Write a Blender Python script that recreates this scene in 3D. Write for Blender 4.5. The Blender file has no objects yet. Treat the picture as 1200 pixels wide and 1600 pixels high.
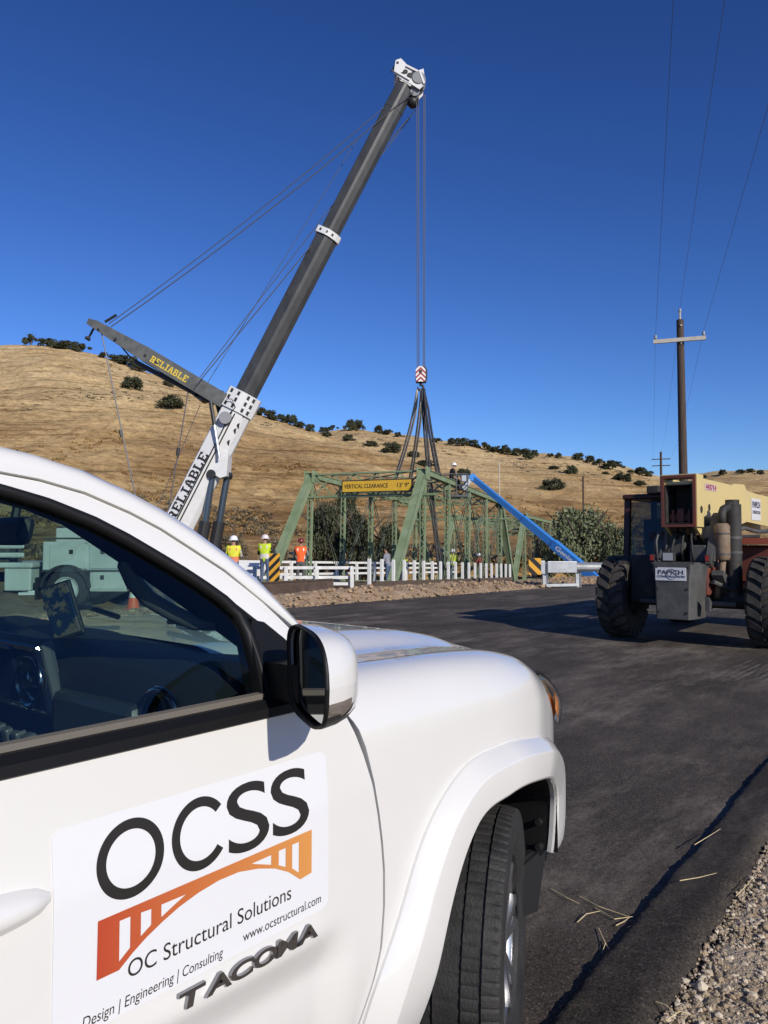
import bpy, bmesh, math, random
import numpy as np
from mathutils import Vector, Matrix, noise as mnoise
R = math.radians
scene = bpy.context.scene
COL = scene.collection
rng = random.Random(7)

# ------------------------------------------------------------------ camera
cam = bpy.data.cameras.new('camera'); camo = bpy.data.objects.new('camera', cam); COL.objects.link(camo)
cam.sensor_fit = 'VERTICAL'; cam.sensor_height = 24; cam.lens = 24*1202/1600
cam.clip_start = 0.05; cam.clip_end = 6000
EYE = 1.525
PITCH = math.atan(48/1202)
camo.location = (0, 0, EYE); camo.rotation_euler = (R(90)+PITCH, 0, 0)
scene.camera = camo
# ------------------------------------------------------------------ sky and sun
SUN_H = Vector((0.54, -0.84)).normalized(); SUN_EL = R(27)
world = bpy.data.worlds.new('World'); scene.world = world; world.use_nodes = True
wn = world.node_tree.nodes; wl = world.node_tree.links
bg = wn['Background']
sky = wn.new('ShaderNodeTexSky'); sky.sky_type = 'NISHITA'; sky.sun_disc = False
sky.sun_elevation = SUN_EL; sky.sun_rotation = math.atan2(SUN_H.x, SUN_H.y)
sky.altitude = 200; sky.air_density = 1.0; sky.dust_density = 0.1; sky.ozone_density = 4.0
# contrast of the clear sky as the photograph's camera rendered it, the same in every direction
sp3 = wn.new('ShaderNodeSeparateColor'); cb3 = wn.new('ShaderNodeCombineColor'); wl.new(sky.outputs[0], sp3.inputs[0])
for i_, (g_, k_) in enumerate(((1.52, 1.07), (1.42, 1.10), (1.33, 1.42))):
    a_ = wn.new('ShaderNodeMath'); a_.operation = 'MULTIPLY'; a_.inputs[1].default_value = .1; wl.new(sp3.outputs[i_], a_.inputs[0])
    b_ = wn.new('ShaderNodeMath'); b_.operation = 'POWER'; b_.inputs[1].default_value = g_; wl.new(a_.outputs[0], b_.inputs[0])
    c_ = wn.new('ShaderNodeMath'); c_.operation = 'MULTIPLY'; c_.inputs[1].default_value = 10*k_; wl.new(b_.outputs[0], c_.inputs[0]); wl.new(c_.outputs[0], cb3.inputs[i_])
wl.new(cb3.outputs[0], bg.inputs[0]); bg.inputs[1].default_value = 0.10
sl = bpy.data.lights.new('sun', 'SUN'); sl.energy = 4.3; sl.angle = R(0.5); sl.color = (1.0, 0.93, 0.82)
so = bpy.data.objects.new('sun', sl); COL.objects.link(so)
so.rotation_euler = Vector((SUN_H.x*math.cos(SUN_EL), SUN_H.y*math.cos(SUN_EL), math.sin(SUN_EL))).to_track_quat('Z', 'Y').to_euler()
vs = scene.view_settings; vs.view_transform = 'Standard'; vs.look = 'None'; vs.exposure = 0; vs.gamma = 1; vs.use_curve_mapping = False

# ------------------------------------------------------------------ helpers
def V(*a): return Vector(a)
def atY(px, py, Y):
    """world point on the line of sight of a photograph pixel (1200x1600) at forward distance Y"""
    f = Vector((0, math.cos(PITCH), math.sin(PITCH))); up = Vector((0, -math.sin(PITCH), math.cos(PITCH)))
    r = Vector(((px-600)/1202, 0, 0)) + f + up*((800-py)/1202)
    return Vector((0, 0, EYE)) + r*(Y/r.y)

MATS = {}
def mat(name, col, rough=.6, metal=0, col2=None, scale=4, detail=6, bump=0, bscale=40, coat=0, spec=.5, lo=.35, hi=.65, stretch=None, trans=None, extra=None, rvar=0):
    """Principled material with noise driven colour variation and bump"""
    if name in MATS: return MATS[name]
    m = bpy.data.materials.new(name); m.use_nodes = True; MATS[name] = m
    nt = m.node_tree; p = nt.nodes['Principled BSDF']
    p.inputs['Base Color'].default_value = (*col, 1); p.inputs['Roughness'].default_value = rough
    p.inputs['Metallic'].default_value = metal; p.inputs['Specular IOR Level'].default_value = spec
    if coat: p.inputs['Coat Weight'].default_value = coat; p.inputs['Coat Roughness'].default_value = .03
    tc = nt.nodes.new('ShaderNodeTexCoord'); vec = tc.outputs['Object']
    if stretch:
        mp = nt.nodes.new('ShaderNodeMapping'); mp.inputs['Scale'].default_value = stretch
        nt.links.new(vec, mp.inputs[0]); vec = mp.outputs[0]
    if col2:
        n = nt.nodes.new('ShaderNodeTexNoise'); n.inputs['Scale'].default_value = scale; n.inputs['Detail'].default_value = detail; n.inputs['Roughness'].default_value = .62
        nt.links.new(vec, n.inputs['Vector'])
        r = nt.nodes.new('ShaderNodeValToRGB'); r.color_ramp.elements[0].position = lo; r.color_ramp.elements[1].position = hi
        r.color_ramp.elements[0].color = (*col, 1); r.color_ramp.elements[1].color = (*col2, 1)
        nt.links.new(n.outputs[0], r.inputs[0]); nt.links.new(r.outputs[0], p.inputs['Base Color'])
        if rvar:
            mr = nt.nodes.new('ShaderNodeMapRange'); mr.inputs[3].default_value = rough-rvar; mr.inputs[4].default_value = rough+rvar
            nt.links.new(n.outputs[0], mr.inputs[0]); nt.links.new(mr.outputs[0], p.inputs['Roughness'])
    if bump:
        n2 = nt.nodes.new('ShaderNodeTexNoise'); n2.inputs['Scale'].default_value = bscale; n2.inputs['Detail'].default_value = 5
        nt.links.new(vec, n2.inputs['Vector'])
        b = nt.nodes.new('ShaderNodeBump'); b.inputs['Strength'].default_value = min(1, bump); b.inputs['Distance'].default_value = .02 if bump <= 1 else .02*bump
        nt.links.new(n2.outputs[0], b.inputs['Height']); nt.links.new(b.outputs[0], p.inputs['Normal'])
    return m

def glass(name, tint, rough=0.0, ior=1.5):
    if name in MATS: return MATS[name]
    m = bpy.data.materials.new(name); m.use_nodes = True; MATS[name] = m
    nt = m.node_tree; nt.nodes.remove(nt.nodes['Principled BSDF']); out = nt.nodes['Material Output']
    t = nt.nodes.new('ShaderNodeBsdfTransparent'); t.inputs[0].default_value = (*tint, 1)
    g = nt.nodes.new('ShaderNodeBsdfGlossy'); g.inputs['Roughness'].default_value = rough
    # Schlick reflectance, the same from both sides of the pane
    ge = nt.nodes.new('ShaderNodeNewGeometry'); dt = nt.nodes.new('ShaderNodeVectorMath'); dt.operation = 'DOT_PRODUCT'
    nt.links.new(ge.outputs['Normal'], dt.inputs[0]); nt.links.new(ge.outputs['Incoming'], dt.inputs[1])
    def mth(op, a, b_=None, clamp=False):
        q = nt.nodes.new('ShaderNodeMath'); q.operation = op; q.use_clamp = clamp
        for i_, x in enumerate((a, b_)):
            if x is None: continue
            if isinstance(x, (int, float)): q.inputs[i_].default_value = x
            else: nt.links.new(x, q.inputs[i_])
        return q.outputs[0]
    f5 = mth('POWER', mth('SUBTRACT', 1.0, mth('ABSOLUTE', dt.outputs['Value']), True), 5.0)
    f0 = 1.35*((ior-1)/(ior+1))**2
    fac = mth('ADD', mth('MULTIPLY', f5, 1-f0), f0, True)
    mx = nt.nodes.new('ShaderNodeMixShader')
    nt.links.new(fac, mx.inputs[0]); nt.links.new(t.outputs[0], mx.inputs[1]); nt.links.new(g.outputs[0], mx.inputs[2])
    nt.links.new(mx.outputs[0], out.inputs[0])
    return m

class MB:
    """collects geometry for ONE mesh object"""
    def __init__(s): s.v = []; s.f = []; s.m = []
    def add(s, vs, fs, mi=0):
        o = len(s.v); s.v += [tuple(x) for x in vs]
        for f in fs: s.f.append(tuple(i+o for i in f)); s.m.append(mi)
        return s
    def box(s, c, size, rot=None, mi=0, taper=1.0):
        x, y, z = size[0]/2, size[1]/2, size[2]/2
        P = [V(sx*x*(taper if sz > 0 else 1), sy*y*(taper if sz > 0 else 1), sz*z) for sz in (-1, 1) for sy in (-1, 1) for sx in (-1, 1)]
        if rot is not None: P = [rot @ p for p in P]
        c = Vector(c)
        return s.add([p+c for p in P], [(0, 2, 3, 1), (4, 5, 7, 6), (0, 1, 5, 4), (2, 6, 7, 3), (0, 4, 6, 2), (1, 3, 7, 5)], mi)
    def rbox(s, c, size, r=.02, rot=None, mi=0):
        """box with chamfered edges"""
        bm = bmesh.new(); bmesh.ops.create_cube(bm, size=1)
        for v in bm.verts: v.co = V(v.co.x*size[0], v.co.y*size[1], v.co.z*size[2])
        bmesh.ops.bevel(bm, geom=list(bm.edges), offset=r, segments=2, affect='EDGES', profile=.5)
        c = Vector(c); o = len(s.v)
        bm.verts.index_update()
        for v in bm.verts: s.v.append(tuple((rot @ v.co if rot is not None else v.co)+c))
        for f in bm.faces: s.f.append(tuple(v.index+o for v in f.verts)); s.m.append(mi)
        bm.free(); return s
    def beam(s, p0, p1, w, h, up=(0, 0, 1), mi=0, w1=None, h1=None):
        p0 = Vector(p0); p1 = Vector(p1); d = (p1-p0).normalized(); up = Vector(up)
        sd = d.cross(up)
        if sd.length < 1e-4: sd = d.cross(V(1, 0, 0))
        sd.normalize(); u2 = sd.cross(d)
        w1 = w if w1 is None else w1; h1 = h if h1 is None else h1
        P = []
        for p, ww, hh in ((p0, w, h), (p1, w1, h1)):
            P += [p-sd*ww/2-u2*hh/2, p+sd*ww/2-u2*hh/2, p+sd*ww/2+u2*hh/2, p-sd*ww/2+u2*hh/2]
        return s.add(P, [(3, 2, 1, 0), (4, 5, 6, 7), (0, 1, 5, 4), (1, 2, 6, 5), (2, 3, 7, 6), (3, 0, 4, 7)], mi)
    def tube(s, pts, r, n=8, mi=0, caps=True):
        pts = [Vector(p) for p in pts]; o = len(s.v); m = len(pts)
        rr = r if isinstance(r, (list, tuple)) else [r]*m
        prev = None
        for i, p in enumerate(pts):
            d = (pts[min(i+1, m-1)]-pts[max(i-1, 0)]).normalized()
            if prev is None:
                a = d.cross(V(0, 0, 1))
                if a.length < 1e-3: a = d.cross(V(1, 0, 0))
            else: a = prev - d*prev.dot(d)
            a.normalize(); prev = a; b = d.cross(a)
            for k in range(n):
                t = 2*math.pi*k/n; s.v.append(tuple(p+(a*math.cos(t)+b*math.sin(t))*rr[i]))
        for i in range(m-1):
            for k in range(n):
                s.f.append((o+i*n+k, o+i*n+(k+1) % n, o+(i+1)*n+(k+1) % n, o+(i+1)*n+k)); s.m.append(mi)
        if caps:
            s.f.append(tuple(o+k for k in reversed(range(n)))); s.m.append(mi)
            s.f.append(tuple(o+(m-1)*n+k for k in range(n))); s.m.append(mi)
        return s
    def grid(s, P, mi=0, flip=False, closeu=False):
        m = len(P); n = len(P[0]); o = len(s.v)
        for row in P: s.v += [tuple(p) for p in row]
        for i in range(m if closeu else m-1):
            for j in range(n-1):
                q = (o+i*n+j, o+((i+1) % m)*n+j, o+((i+1) % m)*n+j+1, o+i*n+j+1)
                s.f.append(q[::-1] if flip else q); s.m.append(mi)
        return s
    def lathe(s, prof, c=(0, 0, 0), axis='y', n=32, mi=0, a0=0, a1=2*math.pi):
        c = Vector(c); rows = []
        full = abs(a1-a0-2*math.pi) < 1e-6
        for i in range(n if full else n+1):
            t = a0+(a1-a0)*i/n; ct, st = math.cos(t), math.sin(t)
            if axis == 'y': rows.append([c+V(r*ct, h, r*st) for r, h in prof])
            elif axis == 'x': rows.append([c+V(h, r*ct, r*st) for r, h in prof])
            else: rows.append([c+V(r*ct, r*st, h) for r, h in prof])
        return s.grid(rows, mi, closeu=full)
    def prism(s, poly, fn, d0, d1, mi=0):
        """polygon (2D list) extruded between d0 and d1; fn(u,v,d)->3D"""
        n = len(poly); P = [fn(u, v, d0) for u, v in poly]+[fn(u, v, d1) for u, v in poly]
        F = [tuple(range(n))[::-1], tuple(range(n, 2*n))]+[(i, (i+1) % n, n+(i+1) % n, n+i) for i in range(n)]
        return s.add(P, F, mi)
    def build(s, name, mats, parent=None, smooth=False, angle=None, recalc=True, weld=False):
        me = bpy.data.meshes.new(name); me.from_pydata(s.v, [], s.f)
        mats = mats if isinstance(mats, (list, tuple)) else [mats]
        for m in mats: me.materials.append(m)
        if len(mats) > 1: me.polygons.foreach_set('material_index', s.m)
        if recalc or weld:
            bm = bmesh.new(); bm.from_mesh(me)
            if weld: bmesh.ops.remove_doubles(bm, verts=bm.verts, dist=1e-5)
            if recalc: bmesh.ops.recalc_face_normals(bm, faces=bm.faces)
            bm.to_mesh(me); bm.free()
        if smooth or angle:
            me.shade_smooth()
            if angle: me.set_sharp_from_angle(angle=R(angle))
        me.update()
        o = bpy.data.objects.new(name, me); COL.objects.link(o)
        if parent is not None: o.parent = parent
        return o

def thing(name, label, cat, loc=(0, 0, 0), rotz=0, group=None):
    o = bpy.data.objects.new(name, None); COL.objects.link(o); o.empty_display_size = .2
    o.location = loc; o.rotation_euler = (0, 0, rotz)
    return tag(o, label, cat, group)
def tag(o, label=None, cat=None, group=None, kind=None):
    if label: o['label'] = label
    if cat: o['category'] = cat
    if group: o['group'] = group
    if kind: o['kind'] = kind
    return o
def interp(x, tab): return float(np.interp(x, [t[0] for t in tab], [t[1] for t in tab]))
def pchip(x, tab):
    # smooth monotone interpolation through a table
    X = [t[0] for t in tab]; Y = [t[1] for t in tab]; n = len(X)
    if x <= X[0]: return Y[0]
    if x >= X[-1]: return Y[-1]
    D = [(Y[i+1]-Y[i])/(X[i+1]-X[i]) for i in range(n-1)]
    i = max(k for k in range(n-1) if X[k] <= x)
    def m(k):
        if k == 0: return D[0]
        if k == n-1: return D[-1]
        return 0.0 if D[k-1]*D[k] <= 0 else 2*D[k-1]*D[k]/(D[k-1]+D[k])
    h = X[i+1]-X[i]; t = (x-X[i])/h; m0, m1 = m(i)*h, m(i+1)*h
    return (2*t**3-3*t*t+1)*Y[i]+(t**3-2*t*t+t)*m0+(-2*t**3+3*t*t)*Y[i+1]+(t**3-t*t)*m1
def sstep(a, b, x):
    t = min(1, max(0, (x-a)/(b-a))); return t*t*(3-2*t)
def text_mesh(txt, size, ext=0.0, bold=0.0, shear=0.0, align='LEFT', width=1.0):
    """(verts, faces) of lettering in the xy plane, baseline at y=0"""
    c = bpy.data.curves.new('t', 'FONT'); c.body = txt; c.size = size; c.extrude = ext; c.offset = bold; c.shear = shear
    c.align_x = align; c.resolution_u = 6
    o = bpy.data.objects.new('t', c); COL.objects.link(o)
    dg = bpy.context.evaluated_depsgraph_get(); me = bpy.data.meshes.new_from_object(o.evaluated_get(dg))
    vs_ = [tuple(v.co) for v in me.vertices]; fs = [tuple(p.vertices) for p in me.polygons]
    bpy.data.objects.remove(o); bpy.data.curves.remove(c); bpy.data.meshes.remove(me)
    return vs_, fs
def text_part(name, txt, p0, ux, uy, width, height, m, parent, ext=.001, bold=0.0, shear=0.0, lift=.002):
    """lettering fitted to a box: lower-left corner p0, unit axes ux, uy"""
    v, f = text_mesh(txt, 1.0, .02 if ext else 0, bold, shear)
    xs = [a[0] for a in v]; ys = [a[1] for a in v]; x0, x1, y0, y1 = min(xs), max(xs), min(ys), max(ys)
    ux = Vector(ux).normalized(); uy = Vector(uy).normalized(); un = ux.cross(uy); p0 = Vector(p0)
    b = MB(); b.add([p0+ux*((a[0]-x0)/(x1-x0)*width)+uy*((a[1]-y0)/(y1-y0)*height)+un*(lift+a[2]/.02*ext) for a in v], f)
    return b.build(name, m, parent, recalc=False)

SLAB = {'R': [(0,0,.42,.16),(.08,.1,.28,.9),(0,.84,.7,1),(.62,.55,.85,.92),(.25,.45,.72,.58),(.5,.1,.78,.5),(.58,0,.95,.16)],
 'E': [(0,0,.9,.16),(.1,.1,.32,.9),(0,.84,.9,1),(.3,.44,.62,.58),(.72,0,.9,.3),(.72,.7,.9,1)],
 'L': [(0,0,.9,.16),(.1,.1,.32,.9),(0,.84,.45,1),(.72,0,.9,.36)],
 'I': [(0,0,.6,.16),(.19,.1,.41,.9),(0,.84,.6,1)],
 'A': [(0,0,.36,.15),(.6,0,.98,.15),(.12,.1,.3,.5),(.2,.45,.4,.85),(.34,.8,.62,1),(.52,.45,.74,.85),(.66,.1,.86,.5),(.25,.3,.7,.42)],
 'B': [(0,0,.72,.16),(.1,.1,.32,.9),(0,.84,.7,1),(.62,.58,.84,.92),(.3,.44,.74,.58),(.68,.08,.92,.46)]}
def slab_text(name, txt, p0, ux, uy, width, height, m, parent, ext=.012):
    ux = Vector(ux).normalized(); uy = Vector(uy).normalized(); un = ux.cross(uy); p0 = Vector(p0)
    adv = [(.72 if c == 'I' else 1.06) for c in txt]; k = width/sum(adv); b = MB(); x = 0
    for c, a in zip(txt, adv):
        for j, (x0, y0, x1, y1) in enumerate(SLAB[c]):
            e = ext+j*.0006
            b.prism([(x+x0, y0), (x+x1, y0), (x+x1, y1), (x+x0, y1)], lambda u_, v_, d: p0+ux*u_*k+uy*v_*height+un*d, 0.002, e)
        x += a
    return b.build(name, m, parent)
def copy_tree(o, parent=None):
    c = o.copy(); COL.objects.link(c)
    if parent is not None: c.parent = parent
    for ch in list(o.children): copy_tree(ch, c)
    return c

# ================================================================== SETTING
# ---- materials of the land
def land_material():
    m = bpy.data.materials.new('dry_grass_land'); m.use_nodes = True; nt = m.node_tree; p = nt.nodes['Principled BSDF']
    N = nt.nodes.new; L = nt.links.new
    p.inputs['Roughness'].default_value = .95; p.inputs['Specular IOR Level'].default_value = .1
    geo = N('ShaderNodeNewGeometry'); pos = geo.outputs['Position']
    def nz(scale, det=6, st=None, rough=.6):
        n = N('ShaderNodeTexNoise'); n.inputs['Scale'].default_value = scale; n.inputs['Detail'].default_value = det; n.inputs['Roughness'].default_value = rough
        if st:
            mp = N('ShaderNodeMapping'); mp.inputs['Scale'].default_value = st; L(pos, mp.inputs[0]); L(mp.outputs[0], n.inputs['Vector'])
        else: L(pos, n.inputs['Vector'])
        return n.outputs[0]
    def ramp(v, stops):
        r = N('ShaderNodeValToRGB'); e = r.color_ramp.elements
        while len(e) < len(stops): e.new(.5)
        for k, (q, c) in enumerate(stops): e[k].position = q; e[k].color = (*c, 1)
        L(v, r.inputs[0]); return r.outputs[0]
    def mix(f, a, b, typ='MIX'):
        x = N('ShaderNodeMix'); x.data_type = 'RGBA'; x.blend_type = typ
        if isinstance(f, float): x.inputs[0].default_value = f
        else: L(f, x.inputs[0])
        L(a, x.inputs[6]); L(b, x.inputs[7]); return x.outputs[2]
    big = ramp(nz(.022, 5), [(.34, (.24, .135, .053)), (.45, (.36, .222, .092)), (.54, (.47, .312, .142)), (.66, (.57, .405, .20))])
    sepz = N('ShaderNodeSeparateXYZ'); L(pos, sepz.inputs[0])
    hz = N('ShaderNodeMapRange'); hz.inputs[1].default_value = 14; hz.inputs[2].default_value = 62; L(sepz.outputs[2], hz.inputs[0])
    hz2 = N('ShaderNodeMath'); hz2.operation = 'MULTIPLY'; hz2.inputs[1].default_value = .85; L(hz.outputs[0], hz2.inputs[0])
    pale = ramp(nz(.03, 5), [(.35, (.53, .375, .19)), (.65, (.70, .54, .305))])
    big = mix(hz2.outputs[0], big, pale)
    mid = ramp(nz(.35, 8, None, .7), [(.33, (.48, .45, .40)), (.5, (.9, .9, .9)), (.66, (1.15, 1.15, 1.12))])
    fine = ramp(nz(1.1, 7, (1, 1, 1), .8), [(.32, (.42, .38, .32)), (.5, (1, 1, 1)), (.68, (1.3, 1.3, 1.3))])
    trails = ramp(nz(1.0, 4, (.02, .02, .75), .6), [(.36, (.62, .58, .52)), (.45, (1, 1, 1)), (.62, (1.12, 1.1, 1.06))])
    grass = mix(1.0, mix(1.0, mix(1.0, big, trails, 'MULTIPLY'), mid, 'MULTIPLY'), fine, 'MULTIPLY')
    # cattle-track terraces and stony patches
    stony = ramp(nz(.09, 4), [(.60, (0, 0, 0)), (.72, (.4, .4, .4))])
    stone_c = ramp(nz(1.6, 5), [(.35, (.15, .095, .045)), (.65, (.34, .24, .13))])
    # low ground close to the road: bare dirt
    dirt = mix(1.0, ramp(nz(.8, 8, None, .7), [(.3, (.20, .145, .09)), (.7, (.36, .28, .19))]), ramp(nz(14, 6, None, .7), [(.3, (.6, .6, .6)), (.6, (1.05, 1.05, 1.05))]), 'MULTIPLY')
    sep = N('ShaderNodeSeparateXYZ'); L(pos, sep.inputs[0])
    d = N('ShaderNodeVectorMath'); d.operation = 'LENGTH'; L(pos, d.inputs[0])
    mr = N('ShaderNodeMapRange'); mr.inputs[1].default_value = 33; mr.inputs[2].default_value = 62; L(d.outputs['Value'], mr.inputs[0])
    land = mix(stony, grass, stone_c)
    c = mix(mr.outputs[0], dirt, land); L(c, p.inputs['Base Color'])
    b = N('ShaderNodeBump'); b.inputs['Strength'].default_value = .85; b.inputs['Distance'].default_value = .6; L(nz(.5, 8, None, .75), b.inputs['Height'])
    b2 = N('ShaderNodeBump'); b2.inputs['Strength'].default_value = .5; b2.inputs['Distance'].default_value = .02; L(nz(22, 6, None, .7), b2.inputs['Height']); L(b.outputs[0], b2.inputs['Normal'])
    L(b2.outputs[0], p.inputs['Normal'])
    return m

CREST1 = [(-1500, 600), (-500, 530), (-100, 534), (0, 537), (60, 536), (100, 541), (160, 556), (220, 578), (280, 600), (340, 622), (400, 645), (450, 660), (500, 676), (600, 709), (690, 738), (760, 768), (900, 806), (1300, 815), (2200, 800)]
CREST2 = [(-1500, 640), (0, 600), (400, 668), (500, 676), (540, 671), (600, 677), (640, 683), (700, 692), (780, 706), (830, 713), (900, 718), (960, 731), (1000, 742), (1040, 750), (1080, 748), (1120, 742), (1160, 739), (1210, 738), (1500, 700), (2200, 690)]
YC1 = [(-1500, 300), (0, 400), (400, 350), (690, 270), (900, 200), (2200, 180)]
def ground_z(X, Y):
    r = math.hypot(X, Y)
    th = math.atan2(X, Y)
    if abs(th) > 1.1: px = 600+math.copysign(1202*math.tan(1.1), th)
    else: px = 600+1202*math.tan(th)
    Yd = r*math.cos(min(abs(th), 1.1))
    fade = sstep(2.2, 1.5, abs(th))
    # near: flat, with the creek bed dipping beyond the road
    side = .772*X-.636*Y
    near = -3.2*sstep(14.6, 24, -side)*sstep(-16, -7, X)*(1-sstep(62, 78, Yd)*.9)
    near += -.9*sstep(13.2, 17.5, -side)*(1-sstep(60, 75, Yd))
    near += -.05*sstep(11.6, 12.6, -side)
    yc = interp(px, YC1)
    e1 = (848-interp(px, CREST1))/1202; e2 = (848-interp(px, CREST2))/1202
    yb = 68.
    if Yd <= yb: z = near
    elif Yd <= yc:
        t = (Yd-yb)/(yc-yb); e0 = (-EYE-.25)/yb
        tan = e0+(e1-e0)*(1-(1-t)**1.75)
        z = (EYE+tan*Yd)*1.0
    else:
        zc = EYE+e1*yc; y2 = 720.
        t = min(1.25, (Yd-yc)/(y2-yc)); z2 = EYE+e2*y2
        if t < 1: z = zc+(z2-zc)*sstep(0, 1, t)**1.2-max(0, zc)*.22*math.sin(math.pi*t)*(1 if t < 1 else 0)
        else: z = z2-(Yd-y2)*.12
    if Yd > yb:
        w = sstep(yb, yb*2.2, Yd)
        damp = 1-.75*math.exp(-((Yd-yc)/25)**2) if Yd < yc+60 else .8
        gul = abs(mnoise.noise(V(X*.011+5, Y*.006, 8))); z += w*damp*(-5.0*max(0, .22-gul)*sstep(120, 300, Yd)+3.6*mnoise.noise(V(X*.021, Y*.021, 3))+1.7*mnoise.noise(V(X*.07, Y*.07, 7))+.55*mnoise.noise(V(X*.2, Y*.2, 1)))
    elif r > 12:
        z += .10*sstep(12.8, 15, -side)*mnoise.noise(V(X*.5, Y*.5, 2))
    # right-hand verge beside the camera: loose gravel bank
    return z*(fade if Yd > yb or z > 0 else 1)

def build_land():
    ths = list(np.linspace(-math.pi, -.75, 24, endpoint=False))+list(np.linspace(-.75, .75, 330))+list(np.linspace(.75, math.pi, 25)[1:-1])
    rs = [0.0]+list(np.geomspace(.6, 12, 24))+list(np.linspace(12.6, 80, 110)[0:])+list(np.geomspace(82, 900, 190))+[1000, 1300, 2000, 4000]
    b = MB(); P = []
    for th in ths:
        row = []
        for r in rs:
            X, Y = r*math.sin(th), r*math.cos(th)
            z = ground_z(X, Y) if r > .1 else 0.0
            if r > 950: z = min(z, 30)
            row.append((X, Y, z-.012))
        P.append(row)
    b.grid(P, closeu=True)
    o = b.build('terrain', land_material(), smooth=True)
    tag(o, kind='structure'); return o
land = build_land()

# ---- road: one asphalt sheet, built up kerb of asphalt along its near edge
def asphalt_material(name, dusty, dk=1.0):
    m = bpy.data.materials.new(name); m.use_nodes = True; nt = m.node_tree; p = nt.nodes['Principled BSDF']
    N = nt.nodes.new; L = nt.links.new
    p.inputs['Roughness'].default_value = .82; p.inputs['Specular IOR Level'].default_value = .18
    geo = N('ShaderNodeNewGeometry'); pos = geo.outputs['Position']
    rot = N('ShaderNodeMapping'); rot.inputs['Rotation'].default_value = (0, 0, R(-52)); L(pos, rot.inputs[0])
    def nz(scale, det=6, st=None, rough=.6):
        n = N('ShaderNodeTexNoise'); n.inputs['Scale'].default_value = scale; n.inputs['Detail'].default_value = det; n.inputs['Roughness'].default_value = rough
        if st:
            mp = N('ShaderNodeMapping'); mp.inputs['Scale'].default_value = st; L(rot.outputs[0], mp.inputs[0]); L(mp.outputs[0], n.inputs['Vector'])
        else: L(rot.outputs[0], n.inputs['Vector'])
        return n.outputs[0]
    def ramp(v, stops):
        r = N('ShaderNodeValToRGB'); e = r.color_ramp.elements
        while len(e) < len(stops): e.new(.5)
        for k, (q, c) in enumerate(stops): e[k].position = q; e[k].color = (*c, 1)
        L(v, r.inputs[0]); return r.outputs[0]
    def mix(f, a, b_, typ='MIX'):
        x = N('ShaderNodeMix'); x.data_type = 'RGBA'; x.blend_type = typ
        if isinstance(f, float): x.inputs[0].default_value = f
        else: L(f, x.inputs[0])
        L(a, x.inputs[6]); L(b_, x.inputs[7]); return x.outputs[2]
    base = ramp(nz(1.1, 6), [(.3, (.051*dk, .043*dk, .035*dk)), (.7, (.089*dk, .075*dk, .061*dk))])
    agg = N('ShaderNodeTexVoronoi'); agg.inputs['Scale'].default_value = 170; L(rot.outputs[0], agg.inputs['Vector'])
    aggc = ramp(agg.outputs['Color'], [(.1, (.35, .35, .35)), (.75, (1.3, 1.28, 1.25)), (.97, (2.6, 2.5, 2.35))])
    c = mix(1.0, base, aggc, 'MULTIPLY')
    # pale dust streaks drawn out along the road, and scattered dirt
    streak = ramp(nz(1.0, 9, (.5, 1.5, 1), .8), [(.46, (0, 0, 0)), (.66, (.75*dusty,)*3)])
    patch = ramp(nz(.32, 5), [(.36, (.12, .12, .12)), (.56, (1, 1, 1))])
    dustf = mix(1.0, streak, patch, 'MULTIPLY')
    dustc = ramp(nz(30, 3), [(.3, (.20, .17, .135)), (.7, (.32, .275, .22))])
    c = mix(dustf, c, dustc)
    spk = N('ShaderNodeTexVoronoi'); spk.inputs['Scale'].default_value = 26; L(rot.outputs[0], spk.inputs['Vector'])
    spkf = ramp(spk.outputs['Distance'], [(.05, (.8,)*3), (.075, (0, 0, 0))])
    sel = ramp(nz(2.1, 3), [(.50, (0, 0, 0)), (.62, (1, 1, 1))])
    c = mix(mix(1.0, spkf, sel, 'MULTIPLY'), c, dustc)
    L(c, p.inputs['Base Color'])
    b = N('ShaderNodeBump'); b.inputs['Strength'].default_value = .7; b.inputs['Distance'].default_value = .006; L(nz(190, 3, None, .7), b.inputs['Height'])
    b2 = N('ShaderNodeBump'); b2.inputs['Strength'].default_value = .35; b2.inputs['Distance'].default_value = .02; L(nz(9, 5), b2.inputs['Height']); L(b.outputs[0], b2.inputs['Normal'])
    L(b2.outputs[0], p.inputs['Normal'])
    return m
M_ASPH = asphalt_material('asphalt', 1.0); M_KERB = asphalt_material('asphalt_kerb', .45, .72)
JH = R(36.3); JD = V(math.sin(JH), math.cos(JH), 0); JN = V(math.cos(JH), -math.sin(JH), 0); J0 = V(.492, 2.365, 0)*1.03
FD = V(.69, .724, 0); F0 = V(-2.3, 17.4, 0)*1.03
b = MB(); P = []
for k in range(81):
    t = k/80
    pn = J0+JD*(-45+150*t); pf = F0+FD*(-62+170*t)
    wob = V(.06*math.sin(k*1.7)+.05*math.sin(k*.61), .08*math.sin(k*2.3), 0)
    P.append([tuple(pn.lerp(pf+wob, q/12)+V(0, 0, .006)) for q in range(13)])
b.grid(P)
road = b.build('road', M_ASPH); tag(road, kind='structure')
for f in road.data.polygons: pass
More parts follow.
